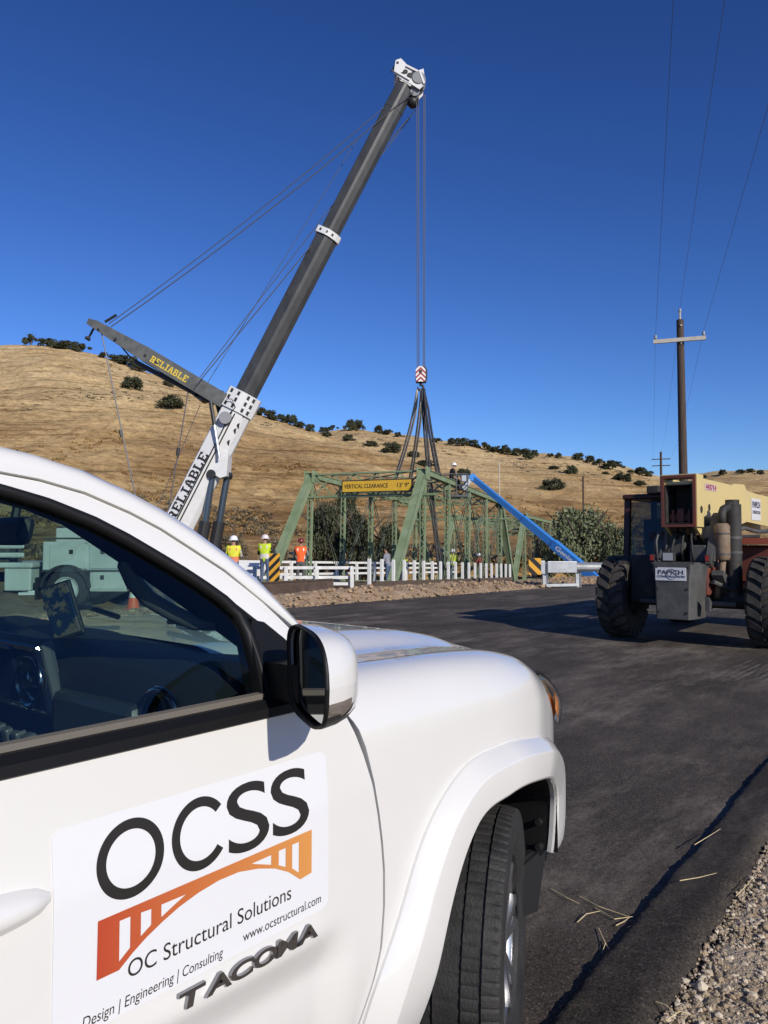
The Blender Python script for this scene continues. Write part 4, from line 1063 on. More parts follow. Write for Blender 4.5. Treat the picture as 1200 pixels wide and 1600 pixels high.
b = MB(); b.rbox((0, 0, .28), (.42, .03, .56), .006); b.build('board', stripe_mat('stripes_down', 1.0, .42), mk)

# ================================================================== CRANE
CY = 39.0
M_CW = mat('crane_white', (.70, .70, .69), .4, col2=(.60, .595, .58), scale=2.2, lo=.45, hi=.8, coat=.3)
M_CG = mat('crane_grey', (.032, .033, .034), .42, col2=(.062, .063, .064), scale=1.4, lo=.35, hi=.75, bump=.1, bscale=8, stretch=(1, 1, .5))
M_CDARK = mat('crane_dark', (.02, .02, .021), .5)
M_ROPE = mat('wire_rope', (.10, .105, .12), .5, .3)
M_YPRINT = mat('yellow_print', (.72, .52, .05), .5)
A0, A1, A2, A3 = atY(258, 864, CY), atY(381, 624, CY), atY(513, 369, CY), atY(632, 140, CY)
cr = thing('mobile_crane', 'tall telescopic mobile crane with white base boom and grey upper boom', 'crane', (A0.x, A0.y, -.9))
def cl(p): return Vector(p)-cr.location
axd = (A3-A0).normalized(); tp_ = V(0, -1, 0).cross(axd).normalized()   # towards the boom's upper-left (top) side
if tp_.x > 0: tp_ = -tp_
dep = V(0, -1, 0)                                                        # towards the camera
HEX = [(.50, .30), (.46, .40), (.05, .50), (-.10, .47), (-.36, .30), (-.50, .10), (-.50, -.10), (-.36, -.30), (-.10, -.47), (.05, -.50), (.46, -.40), (.50, -.30)]
def boom_sec(p0, p1, h, d, h1=None, d1=None):
    h1 = h1 or h; d1 = d1 or d; b = MB(); n = len(HEX)
    b.add([cl(p0)+tp_*u_*h+dep*v_*d for u_, v_ in HEX]+[cl(p1)+tp_*u_*h1+dep*v_*d1 for u_, v_ in HEX], [tuple(range(n))[::-1], tuple(range(n, 2*n))]+[(i, (i+1) % n, n+(i+1) % n, n+i) for i in range(n)])
    return b
px = CY/1202
base = boom_sec(A0, A1, 46*px, 1.25).build('base_boom', M_CW, cr)
def along(t0, p, q): return p+(q-p)*t0
sec2 = boom_sec(A1, A2, 34*px, .95).build('middle_boom', M_CG, cr)
sec3 = boom_sec(A2, A3, 30*px, .82).build('upper_boom', M_CG, cr)
def collar(c, w, h, d, nslots, parent):
    b = boom_sec(c-axd*w/2, c+axd*w/2, h, d); o = b.build('boom_collar', M_CW, cr)
    for u_, v_ in nslots:
        bb = MB(); 
        # dark slot lying on the camera-facing facet
        i0 = [(.46, .40), (.05, .50), (-.36, .30)]
        uu = u_; vv = float(np.interp(-uu, [-.46, -.05, .10, .36], [.40, .50, .47, .30]))
        n_ = (tp_*(.10 if uu > .05 else -.45)+dep).normalized(); t2 = axd.cross(n_)
        cc = cl(c)+axd*v_*w+tp_*uu*h+dep*(vv*d+.004)
        s1, s2 = t2*(.055*h), axd*(.10*w if nslots and len(nslots) > 6 else .2*w)
        bb.add([cc-s1-s2, cc+s1-s2, cc+s1+s2, cc-s1+s2], [(0, 1, 2, 3)]); bb.build('collar_slot', M_CDARK, o)
collar(A1-axd*.25, 1.05, 52*px, 1.42, [(u_, v_) for v_ in (-.33, 0, .33) for u_ in (.34, .10, -.18, -.34)], base)
collar(A2, .34, 40*px, 1.12, [(.3, 0), (.0, 0), (-.2, 0)], sec2)
for t_ in (.17, .62, .88):
    b = MB(); c_ = cl(along(t_, A1, A2))+tp_*(.30*34*px)+dep*(.445*.95+.004); t2 = tp_*.10
    b.add([c_-t2-axd*.16, c_+t2-axd*.16+dep*-.0, c_+t2+axd*.16, c_-t2+axd*.16], [(0, 1, 2, 3)]); b.build('inspection_hole', M_CDARK, sec2)
# base boom trim: lettering, service tray, hose reel, triangular lugs
w46 = 46*px; fn = (dep*.41+tp_*.10).normalized()
ub = axd; vb = fn.cross(ub).normalized()
if vb.dot(tp_) < 0: vb = -vb
lp = cl(atY(281, 817, CY)); lp = cl(A0)+axd*((lp-cl(A0)).dot(axd))
slab_text('boom_lettering', 'RELIABLE', lp+tp_*(.10*w46)+dep*(.498*1.25), axd, (tp_*.41*w46-dep*.10*1.25).normalized(), 117*px, .32*w46, M_INK, base)
for u_ in (.055, -.06):
    b = MB(); b.tube([cl(A0)+axd*.5+tp_*u_*w46+dep*.66, cl(A1)-axd*.9+tp_*u_*w46+dep*.66], .035, 6); b.build('hydraulic_pipe', M_CDARK, base)
b = MB(); c_ = cl(atY(357, 657, CY)); c_.y = dep.y*.62; b.lathe([(.0, -.16), (.30, -.16), (.32, -.12), (.14, -.10), (.14, .06), (.32, .08), (.30, .12), (.0, .12)], c_+dep*.1, 'y', 24); b.build('hose_reel', mat('reel_grey', (.28, .28, .29), .5), base, angle=30)
b = MB(); b.tube([c_+dep*.15+V(.1, 0, .1), cl(atY(372, 640, CY))+dep*.72, cl(atY(367, 628, CY))+dep*.8, cl(atY(358, 628, CY))+dep*.8], .025, 6); b.build('hose', M_CDARK, base)
for (x, y) in ((383, 650), (375, 667), (370, 675), (360, 693), (391, 644)):
    b = MB(); c_ = cl(atY(x, y, CY)); u_ = (c_-cl(A0)).dot(tp_)/w46; vv = float(np.interp(-u_, [-.46, -.05, .10, .36, .5], [.40, .50, .47, .30, .1])); c_ = cl(A0)+axd*(c_-cl(A0)).dot(axd)+tp_*u_*w46+dep*(vv*1.25+.01)
    b.prism([(-.12, -.08), (.14, .0), (-.02, .14)], lambda a_, c2, d_: c_+axd*a_+tp_*c2+dep*d_, -.06, .02); b.build('boom_lug', M_CDARK, base)
# luffing rams
for dx, yy in ((0, -.30), (19, .35)):
    top = cl(atY(334+dx, 742, CY))+V(0, yy, 0); mid = cl(atY(323+dx*.9, 815, CY))+V(0, yy, 0); bot = cl(atY(312+dx*.9, 872, CY))+V(0, yy, 0)
    b = MB(); b.tube([top, mid], .17, 14); r_ = b.build('ram_rod', mat('ram_steel', (.10, .13, .17), .22, .6), cr, smooth=False)
    b = MB(); b.tube([mid, bot], .30, 14); b.build('ram_cylinder', M_CDARK, cr)
    b = MB(); b.tube([top+V(0, -.35, 0), top+V(0, .35, 0)], .22, 12); b.build('ram_pin', M_CDARK, cr)
b = MB(); q_ = [cl(atY(x, y, CY)) for x, y in ((338, 700), (360, 710), (357, 745), (347, 748), (325, 735))]
b.add([p+dep*.5 for p in q_]+[p-dep*.5 for p in q_], [(4, 3, 2, 1, 0), (5, 6, 7, 8, 9)]+[(i, (i+1) % 5, 5+(i+1) % 5, 5+i) for i in range(5)]); b.build('ram_bracket', M_CW, base)
# guying spar
S0, S1 = atY(352, 628, CY-.2), atY(150, 508, CY-.2); sd = (S1-S0).normalized(); su = V(0, -1, 0).cross(sd).normalized()
if su.z < 0: su = -su
b = MB(); b.beam(cl(S0), cl(along(.62, S0, S1)), .8, 23*px, up=su); b.beam(cl(along(.62, S0, S1)), cl(S1), .79, 22*px, up=su, w1=.55, h1=13*px); b.beam(cl(S1), cl(atY(139, 503, CY-.2)), .5, 12*px, up=su, w1=.4, h1=9*px)
spar = b.build('guying_spar', mat('spar_grey', (.075, .08, .076), .5, col2=(.13, .135, .128), scale=2), cr)
slab_text('spar_lettering', 'RELIABLE', cl(atY(298, 592, CY-.2))+dep*.41-su*.0, (S1-S0)*-1, su, 1, .01, M_YPRINT, spar) if False else None
t0 = cl(atY(238, 566, CY-.2)); slab_text('spar_lettering', 'RELIABLE', t0+dep*.405-su*.05, -sd, su, 67*px, 10.5*px, M_YPRINT, spar)
b = MB(); b.beam(cl(atY(212, 566, CY)), cl(atY(300, 612, CY)), .5, 7*px, up=su); b.beam(cl(atY(207, 560, CY)), cl(atY(238, 583, CY)), .04, .05); b.build('spar_tray', M_CDARK, spar)
for (x, y, r_) in ((318, 612, .34), (309, 607, .28), (330, 618, .22)):
    b = MB(); c_ = cl(atY(x, y+6, CY)); b.tube([c_+V(0, -.4, 0), c_+V(0, .4, 0)], r_, 18); b.build('winch_drum', M_CDARK, spar)
b = MB(); b.tube([cl(atY(147, 512, CY)), cl(atY(138, 529, CY))], .06, 8); b.tube([cl(atY(134, 527, CY)), cl(atY(140, 531, CY))], .09, 8); b.build('spar_stop', M_CDARK, spar)
for x0, y0, x1, y1 in ((246, 568, 249, 571), (157, 517, 159, 520), (183, 532, 186, 534), (229, 557, 232, 560)):
    b = MB(); c_ = cl(atY((x0+x1)/2, (y0+y1)/2, CY-.2)); b.lathe([(.0, -.43), (.07, -.43), (.07, -.40)], c_, 'y', 10); b.build('spar_pin', M_CDARK, spar)
b = MB(); b.tube([cl(atY(329, 628, CY-.6)), cl(atY(335, 664, CY-.8))], .10, 8); b.build('spar_ram', M_CDARK, spar)
b = MB(); b.tube([cl(atY(335, 664, CY-.8)), cl(atY(343, 716, CY-.8))], .07, 8); b.build('spar_ram_rod', mat('ram_bright', (.5, .53, .58), .25, .6), spar)
b = MB(); b.tube([cl(atY(340, 632, CY+.2)), cl(atY(346, 655, CY))], .12, 8); b.build('spar_ram', M_CDARK, spar)
# boom head
b = MB()
hd = [(615, 122), (618, 103), (626, 100), (632, 106), (640, 116), (652, 119), (661, 116), (663, 130), (661, 142), (655, 148), (642, 140), (628, 133)]
hp = [cl(atY(x, y, CY)) for x, y in hd]; n = len(hp)
for off in (.42, -.48):
    b.add([p+dep*(off+.06) for p in hp]+[p+dep*off for p in hp], [tuple(range(n)), tuple(range(n, 2*n))[::-1]]+[(i, (i+1) % n, n+(i+1) % n, n+i) for i in range(n)])
for (x, y) in ((621, 108), (657, 121), (652, 142), (622, 126)): c_ = cl(atY(x, y, CY)); b.tube([c_+dep*.44, c_-dep*.46], .10, 10)
hdo = b.build('boom_head', M_CW, cr)
for (x, y, r_) in ((633, 121, .13), (628, 124, .09), (640, 127, .16), (645, 122, .08), (621, 107, .07), (636, 130, .10)):
    b = MB(); b.lathe([(.0, -.012), (r_, -.012), (r_, .0), (0, 0)], cl(atY(x, y, CY))+dep*.482, 'y', 12); b.build('head_hole', M_CDARK, hdo)
for (x0, y0, x1, y1) in ((616, 120, 640, 134), (634, 112, 652, 121), (655, 120, 662, 140)):
    b = MB(); b.beam(cl(atY(x0, y0, CY))+dep*.53, cl(atY(x1, y1, CY))+dep*.53, .05, .10); b.build('head_rib', M_CW, hdo)
b = MB(); b.tube([cl(atY(612, 118, CY))+dep*.3, cl(atY(617, 108, CY))+dep*.3], .05, 8); b.build('anemometer_stub', M_CDARK, hdo)
for (x, y, r_) in ((654, 130, .36), (623, 112, .22), (648, 148, .24)):
    for k in range(3):
        b = MB(); c_ = cl(atY(x, y, CY))+dep*(-.25+.25*k); b.tube([c_-dep*.06, c_+dep*.06], r_, 20); b.build('sheave', mat('sheave_grey', (.22, .23, .24), .5), hdo)
for off in (.50,):
    b = MB(); c_ = cl(atY(653, 130, CY))+dep*off; b.lathe([(.0, -.03), (.30, -.03), (.34, 0), (.0, .0)], c_, 'y', 20); b.build('sheave_guard', mat('sheave_grey', (.22, .23, .24), .5), hdo)
b = MB(); b.lathe([(.0, .30), (.16, .27), (.28, .12), (.31, 0), (.27, -.14), (.15, -.27), (0, -.30)], cl(atY(645, 160, CY)), 'z', 20); b.build('overhaul_ball', M_CDARK, hdo, smooth=True)
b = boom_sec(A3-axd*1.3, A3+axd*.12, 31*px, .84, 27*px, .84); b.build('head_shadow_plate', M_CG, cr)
# ropes
def rope(p, q, r=.026, sag=0, n=8, parent=cr, m=M_ROPE, name='rope'):
    pts = []
    for i in range(n+1):
        t = i/n; v = Vector(p).lerp(Vector(q), t); v.z -= sag*4*t*(1-t); pts.append(cl(v) if parent == cr else v)
    b = MB(); b.tube(pts, r, 6); return b.build(name, m, parent)
Hd = atY(648, 141, CY-.45); St = atY(166, 505, CY-.5)
rope(atY(170, 506, CY-.5), atY(600, 168, CY-.45), .022, .25); rope(atY(173, 511, CY-.3), Hd, .026, .35)
b = MB(); b.tube([cl(atY(164, 503, CY-.5)), cl(atY(182, 492, CY-.5))], .07, 8); b.build('rope_socket', M_CDARK, cr)
rope(atY(303, 602, CY-.6), atY(515, 326, CY+.5), .022); rope(atY(515, 326, CY+.5), atY(650, 172, CY+.4), .022)
rope(atY(305, 604, CY-.8), atY(487, 383, CY-.6), .026); rope(atY(487, 383, CY+.6), atY(640, 185, CY+.7), .026)
rope(atY(316, 612, CY+.6), atY(560, 215, CY+.7), .016)
rope(atY(159, 522, CY-.4), atY(215, 792, CY-.4), .032); rope(atY(294, 612, CY-.3), atY(262, 806, CY-.3), .030); rope(atY(313, 632, CY+.3), atY(243, 800, CY+.3), .016)
for (x, y, x2, y2_) in ((188, 672, 190, 682), (279, 700, 277, 712)):
    b = MB(); b.tube([cl(atY(x, y, CY-.4)), cl(atY(x2, y2_, CY-.4))], .09, 8); b.build('rope_coupling', M_CDARK, cr)
b = MB(); b.tube([cl(atY(171, 519, CY-.1)), cl(atY(205, 560, CY-.1))], .04, 6); b.build('spar_stay', M_CDARK, spar)
HX = 652.5
for x0, x1, yy in ((651, 652, -.18), (654, 654.5, .12), (662, 661.5, -.18), (664, 663.5, .12)):
    rope(atY(x0, 148, CY+yy), atY(x1, 574, CY+yy), .022, 0, 2, name='hoist_rope')
# superstructure and carrier standing on the low ground behind the pickup
su_ = thing; wz = -.0
b = MB(); b.rbox((-1.6, 0, 1.75), (4.4, 2.5, .8), .08); b.rbox((-4.2, 0, 2.3), (1.6, 2.7, 1.7), .08); b.build('superstructure', M_CW, cr)
b = MB(); b.rbox((-.6, 1.65, 1.75), (1.9, .9, 1.5), .1); b.build('operator_cab', M_CW, cr)
b = MB(); b.box((-.6, 2.11, 2.0), (1.4, .02, .7)); b.build('cab_window', M_SCREEN, cr)
b = MB(); b.rbox((-1.0, 0, 1.15), (12.5, 2.6, .6), .08); b.build('carrier_frame', M_CW, cr)
b = MB(); b.tube([(-1.0, 0, 1.3), (-1.0, 0, 1.7)], 1.1, 24); b.build('turntable', M_CDARK, cr)
for x in (-6.2, -4.6, -1.6, 1.2, 3.4, 5.0):
    for y in (-1.05, 1.05):
        b = MB(); b.lathe([(.0, -.16), (.28, -.16), (.34, -.20), (.62, -.20), (.68, -.14), (.68, .14), (.62, .20), (.0, .20)], (x, y, .68), 'y', 24); b.build('wheel', M_RUB, cr, angle=35)
for x in (-5.4, 4.2):
    b = MB(); b.box((x, 0, .95), (.5, 5.8, .35)); b.build('outrigger_beam', M_CW, cr)
    for y in (-2.8, 2.8):
        b = MB(); b.box((x, y, .55), (.3, .3, 1.0)); b.box((x, y, .06), (.9, .9, .12)); b.build('outrigger_jack', M_CW, cr)

# ---- hook block and slings
hk = thing('hook_block', 'red and white chevron hook block hanging above the green bridge', 'hook block', atY(657, 606, CY))
hp0 = hk.location.copy(); hk.scale = (.86, .86, .86)
def hl(p): return Vector(p)-hp0
outl_ = [(-.24, .32), (.24, .32), (.29, .5), (.29, 1.0), (.22, 1.16), (.10, 1.24), (-.10, 1.24), (-.22, 1.16), (-.29, 1.0), (-.29, .5)]
def chevron_mat():
    m = bpy.data.materials.new('chevrons'); m.use_nodes = True; nt = m.node_tree; p = nt.nodes['Principled BSDF']; p.inputs['Roughness'].default_value = .5
    tc = nt.nodes.new('ShaderNodeTexCoord'); sp = nt.nodes.new('ShaderNodeSeparateXYZ'); nt.links.new(tc.outputs['Object'], sp.inputs[0])
    ab = nt.nodes.new('ShaderNodeMath'); ab.operation = 'ABSOLUTE'; nt.links.new(sp.outputs[0], ab.inputs[0])
    s_ = nt.nodes.new('ShaderNodeMath'); s_.operation = 'ADD'; nt.links.new(ab.outputs[0], s_.inputs[0]); nt.links.new(sp.outputs[2], s_.inputs[1])
    mo = nt.nodes.new('ShaderNodeMath'); mo.operation = 'PINGPONG'; mo.inputs[1].default_value = .14; nt.links.new(s_.outputs[0], mo.inputs[0])
    gt = nt.nodes.new('ShaderNodeMath'); gt.operation = 'GREATER_THAN'; gt.inputs[1].default_value = .07; nt.links.new(mo.outputs[0], gt.inputs[0])
    mx = nt.nodes.new('ShaderNodeMix'); mx.data_type = 'RGBA'; mx.inputs[6].default_value = (.30, .03, .025, 1); mx.inputs[7].default_value = (.75, .72, .70, 1)
    nt.links.new(gt.outputs[0], mx.inputs[0]); nt.links.new(mx.outputs[2], p.inputs['Base Color']); return m
M_CHEV = chevron_mat()
for yy in (-.28, .22):
    b = MB(); b.prism(outl_, lambda u_, v_, d: V(u_, d, v_), yy, yy+.06); b.build('cheek_plate', M_CHEV, hk)
b = MB(); b.prism([(q[0]*1.08, .33+(q[1]-.33)*1.03) for q in outl_], lambda u_, v_, d: V(u_+.08, d, v_), -.21, .21); b.build('block_body', M_CDARK, hk)
b = MB(); b.lathe([(.0, -.03), (.09, -.03), (.09, 0), (0, 0)], (0, -.29, .92), 'y', 14); b.build('sheave_pin', M_CDARK, hk)
b = MB(); b.tube([V(0, 0, .34), V(0, 0, .15)]+[V(.16*math.sin(t), 0, .0-.16*math.cos(t)+.02) for t in np.linspace(2.6, -1.9, 14)], [.08]*2+[.075]*10+[.06, .05, .04, .025], 10); b.build('hook', M_CDARK, hk, smooth=True)
M_SLT = mat('sling_tan', (.30, .28, .25), .8, col2=(.45, .42, .38), scale=3, stretch=(1, 1, .4)); M_SLD = mat('sling_black', (.02, .02, .022), .7, col2=(.05, .05, .055), scale=4)
HK = hk.location+V(0, 0, -.08)
Lc = lambda k, sd_: bpt(k*PAN, sd_*BW/2, -.1)
def sling(label, p, mid_off, q, m, dx):
    pts = []
    for t in np.linspace(0, 1, 14):
        v = Vector(p).lerp(Vector(q), t); hx = Vector(p).lerp(Vector(q), t**1.35); v = V(hx.x, hx.y, v.z); pts.append(v)
    b = MB(); b.tube([v+V(dx, 0, 0) for v in pts], .06, 7); b.tube([v+V(dx+.13*min(1, i/3), .05, 0) for i, v in enumerate(pts)], .055, 7); b.tube([pts[-1]+V(.07+dx-.14, 0, .02), pts[-1]+V(.07+dx+.14, 0, .02)], .06, 7)
    tag(b.build('lifting_sling', m, smooth=True), label, 'sling')
sling('pale lifting sling running left from the hook to the far truss', HK+V(-.12, 0, 0), (-.2, 0, 0), bpt(3.75*PAN, BW/2, BH+.1), M_SLT, -.05)
sling('pale lifting sling hanging in the middle below the hook, kinked halfway', HK+V(.03, -.1, 0), (-.16, 0, 0), bpt(4.5*PAN, BW/2, BH+.1), M_SLT, .0)
sling('black lifting sling running from the hook down to the near truss', HK+V(.06, -.1, 0), (.06, 0, 0), Lc(1.75, -1), M_SLD, .0)
sling('outer black lifting sling on the right side below the hook', HK+V(.14, -.1, 0), (.16, 0, 0), bpt(1.5*PAN, -BW/2, BH+.12), M_SLD, .04)

# ================================================================== TELEHANDLER
M_CREAM = mat('cream_paint', (.62, .49, .20), .45, col2=(.56, .45, .22), scale=2, lo=.4, hi=.8, bump=.06, bscale=20)
M_RED = mat('red_brown_paint', (.17, .038, .022), .55, col2=(.11, .04, .03), scale=4)
M_STEEL = mat('dusty_steel', (.05, .05, .049), .6, col2=(.11, .107, .10), scale=4, lo=.3, hi=.8, bump=.2, bscale=25)
M_TDARK = mat('dusty_black', (.016, .015, .014), .7, col2=(.04, .037, .033), scale=5)
M_BTYRE = mat('dusty_tyre', (.018, .017, .016), .85, col2=(.065, .056, .046), scale=5, bump=.3, bscale=40)
M_MUFF = mat('muffler_tan', (.24, .185, .12), .7, col2=(.16, .10, .06), scale=6)
TH = R(38)
th = thing('telehandler', 'cream telescopic handler with big black tyres seen from behind on the road', 'telehandler', (4.78, 11.95, 0), R(90)-TH)
def lug_wheel(parent, loc, rad=.66, wid=.44, n=22, steer=0, out=-1):
    w = bpy.data.objects.new('wheel', None); COL.objects.link(w); w.parent = parent; w.location = loc; w.rotation_euler = (0, 0, steer)
    b = MB(); h = wid/2; r0 = rad-.05
    b.lathe([(.30, -h*.75), (.34, -h*.92), (.46, -h), (.56, -h*.98), (r0-.02, -h*.9), (r0, -h*.7), (r0+.005, 0), (r0, h*.7), (r0-.02, h*.9), (.56, h*.98), (.46, h), (.34, h*.92), (.30, h*.75)], (0, 0, 0), 'y', 48)
    b.build('tyre', M_BTYRE, w, angle=40)
    b = MB()
    for k in range(n):
        for s_ in (-1, 1):
            t = 2*math.pi*(k+(.5 if s_ > 0 else 0))/n
            pts = []
            for q, (yy, dt) in enumerate(((.02, .16), (.45, .06), (.80, 0), (1.0, -.02))):
                for e, wd_ in ((-1, .075), (1, .075)):
                    a = t+dt+e*wd_*(1.0+.35*q/3)
                    for rr in ((r0-.02, rad) if q < 3 else (r0-.10, rad-.04)): pts.append(V(rr*math.cos(a), s_*h*yy, rr*math.sin(a)))
            F = []
            for q in range(3):
                o = q*4; F += [(o+1, o+3, o+7, o+5), (o, o+1, o+5, o+4), (o+2, o+6, o+7, o+3)]
            F += [(0, 2, 3, 1), (12, 13, 15, 14)]
            b.add(pts, F)
    o = b.build('tread_lugs', M_BTYRE, w); o['kind'] = 'stuff'
    b = MB(); b.lathe([(.0, -.05), (.12, -.05), (.13, -.10), (.20, -.10), (.26, -h*.5), (.31, -h*.8), (.31, h*.8), (.26, .06), (.0, .06)], (0, 0, 0), 'y', 32)
    for k in range(8): a = k*math.pi/4; b.tube([(.17*math.cos(a), -.13, .17*math.sin(a)), (.17*math.cos(a), -.09, .17*math.sin(a))], .018, 6)
    b.build('rim', M_TDARK, w, angle=35)
    return w
for x in (0, 3.05):
    for y in (-1.10, 1.10): lug_wheel(th, (x, y, .66))
b = MB(); b.rbox((1.5, 0, .95), (3.9, .72, .42), .03); b.build('chassis', M_RED, th)
b = MB(); b.tube([(0, -.85, .66), (0, .85, .66)], .13, 12); b.rbox((0, 0, .66), (.5, .5, .38), .06); b.build('axle', M_TDARK, th)
b = MB(); b.tube([(3.05, -.85, .66), (3.05, .85, .66)], .13, 12); b.build('axle', M_TDARK, th)
b = MB(); b.tube([(-.30, -.7, .62), (-.30, .7, .62)], .04, 10); b.tube([(-.30, -.25, .62), (-.30, .3, .62)], .07, 10); b.build('steering_ram', M_STEEL, th)
# counterweight
b = MB(); cw = [(-.37, 1.22), (.37, 1.22), (.33, .95), (.31, .42), (-.31, .42), (-.33, .95)]
rows = []
for x, k in ((-.98, .86), (-.93, .98), (-.70, 1.12), (-.42, 1.2)): rows.append([V(x, y*k*.82, z) for y, z in cw+cw[:1]])
b.grid(rows); b.add([rows[0][i] for i in range(6)], [(0, 1, 2, 3, 4, 5)]); b.box((-.66, 0, 1.226), (.60, .60, .02)); cwo = b.build('counterweight', M_STEEL, th, angle=30)
M_PLATE = mat('sign_plate', (.62, .62, .64), .45); M_NAVY = mat('sign_ink', (.05, .05, .07), .5)
b = MB(); b.rbox((-.988, .02, 1.07), (.008, .44, .19), .003); sp_ = b.build('name_plate', M_PLATE, cwo)
text_part('lettering', 'PAPICH', (-.993, .20, 1.065), (0, -1, 0), (0, 0, 1), .36, .065, M_NAVY, sp_, ext=.001, bold=.015)
text_part('lettering', 'CONSTRUCTION', (-.993, .21, 1.02), (0, -1, 0), (0, 0, 1), .39, .032, M_NAVY, sp_, ext=.001, bold=.005)
b = MB(); b.tube([V(-.993, .01+.075*math.sin(t), 1.07+.075*math.cos(t)) for t in np.linspace(0, 6.283, 25)], .004, 5); b.build('emblem_ring', M_NAVY, sp_)
for y in (-.40,):
    b = MB(); b.prism([(-.80, .55), (-.80, .75), (-.66, .66), (-.70, .54)], lambda u_, v_, d: V(u_, y-d, v_), 0, .06); b.build('tow_lug', M_STEEL, cwo)
b = MB(); b.rbox((-.80, .10, 1.32), (.10, .18, .15), .02); lm = b.build('work_lamp', M_TDARK, th); b = MB(); b.box((-.853, .10, 1.32), (.006, .14, .11)); b.build('lens', mat('lamp_lens', (.35, .36, .38), .2), lm)
# boom rear housing (hollow) and boom
def open_box(x0, x1, y0, y1, z0, z1, t):
    b = MB()
    b.box(((x0+x1)/2, y0+t/2, (z0+z1)/2), (x1-x0, t, z1-z0)); b.box(((x0+x1)/2, y1-t/2, (z0+z1)/2), (x1-x0, t, z1-z0))
    b.box(((x0+x1)/2, (y0+y1)/2, z1-t/2), (x1-x0, y1-y0-2*t, t)); b.box(((x0+x1)/2, (y0+y1)/2, z0+t/2), (x1-x0, y1-y0-2*t, t)); return b
prof_b = [(-.62, 1.78), (-.62, 2.50), (-.2, 2.50), (1.55, 2.50), (1.62, 2.53), (2.35, 2.56), (2.55, 2.46), (5.6, 2.36), (5.6, 1.80), (2.5, 1.90), (1.9, 1.82), (1.75, 2.02), (1.5, 2.05), (1.3, 1.92), (1.1, 1.75), (.55, 1.45), (.15, 1.42), (-.25, 1.60)]
for y0, nm in ((-.23, 'boom_side_plate'), (.20, 'boom_side_plate')):
    b = MB(); b.prism(prof_b, lambda u_, v_, d: V(u_, d, v_), y0, y0+.03); bs_ = b.build(nm, M_CREAM, th)
    if y0 < 0: bside = bs_
b = MB(); b.box((2.5, 0, 2.42), (6.2, .40, .04)); b.build('boom_top_plate', M_CREAM, th)
b = MB(); b.box((2.6, 0, 1.96), (5.9, .40, .03)); b.build('boom_floor_plate', M_CREAM, th)
b = MB(); b.box((2.7, 0, 2.20), (5.8, .34, .40)); b.build('inner_boom', M_TDARK, th)
b = open_box(-.64, -.18, -.198, .198, 1.81, 2.395, .012); b.build('boom_shade_lining', M_TDARK, th)  # dark lining added inside the hollow boom end to stand for its shade
b = open_box(-.66, -.30, -.25, .25, 1.76, 2.53, .04); b.build('boom_end_frame', M_RED, th)
b = MB(); b.box((-.46, .0, 2.54), (.36, .52, .012)); b.box((-.46, -.258, 2.15), (.34, .012, .78)); b.build('boom_end_plate', M_CREAM, th)
b = MB(); b.rbox((-.35, 0, 1.90), (.3, .38, .12), .02); b.rbox((-.5, .0, 1.93), (.12, .10, .22), .02); b.rbox((-.48, -.12, 1.92), (.1, .04, .20), .01); b.rbox((-.48, .12, 1.92), (.1, .04, .2), .01); b.build('slide_pad_bracket', M_RED, th)
for y in (-.12, .0, .12):
    b = MB(); b.tube([(-.52, y, 1.76), (-.40, y, 1.68), (-.2, y*1.2, 1.52), (-.1, y*1.4, 1.3)], .03, 8); b.build('hose', M_TDARK, th)
for x, z in ((-.42, 2.02), (-.25, 2.03), (.12, 2.07)):
    b = MB(); b.lathe([(.0, -.004), (.055, -.004), (.055, .0), (.0, 0)], (x, -.2325 if x > -.3 else -.2665, z), 'y', 16); b.build('pin_hole', M_TDARK, bside)
b = MB(); b.box((.22, -.2335, 2.385), (.62, .004, .10)); b.build('number_label', mat('label_pink', (.55, .42, .42), .5), bside)
text_part('lettering', '443714', (-.06, -.2365, 2.345), (1, 0, 0), (0, 0, 1), .56, .085, mat('red_ink', (.30, .03, .06), .5), bside, ext=.001, bold=.02)
b = MB(); b.rbox((3.2, -.236, 2.14), (.72, .006, .40), .002); sp2 = b.build('name_plate', M_PLATE, bside)
text_part('lettering', 'PAPICH', (2.90, -.241, 2.17), (1, 0, 0), (0, 0, 1), .60, .12, M_NAVY, sp2, ext=.001, bold=.015)
text_part('lettering', 'CONSTRUCTION', (2.90, -.241, 2.06), (1, 0, 0), (0, 0, 1), .60, .06, M_NAVY, sp2, ext=.001)
# pivot posts
for y in (-.38, .36):
    b = MB(); b.prism([(-.55, 1.22), (-.20, 1.22), (.05, 1.80), (.05, 1.93), (-.05, 1.98), (-.18, 1.93), (-.30, 1.70)], lambda u_, v_, d: V(u_, d, v_), y-.04, y+.04); b.build('pivot_post', M_STEEL, th)
    b = MB(); b.prism([(-.50, 1.25), (-.42, 1.25), (-.17, 1.90), (-.25, 1.90)], lambda u_, v_, d: V(u_, d, v_), y-.075, y-.035); b.build('post_rib', M_STEEL, th)
b = MB(); b.tube([(-.06, -.45, 1.85), (-.06, .45, 1.85)], .07, 14); b.build('pivot_pin', M_STEEL, th)
b = MB(); b.beam((.1, -.05, .95), (1.4, -.05, 1.75), .2, .2); b.build('lift_ram', M_TDARK, th)
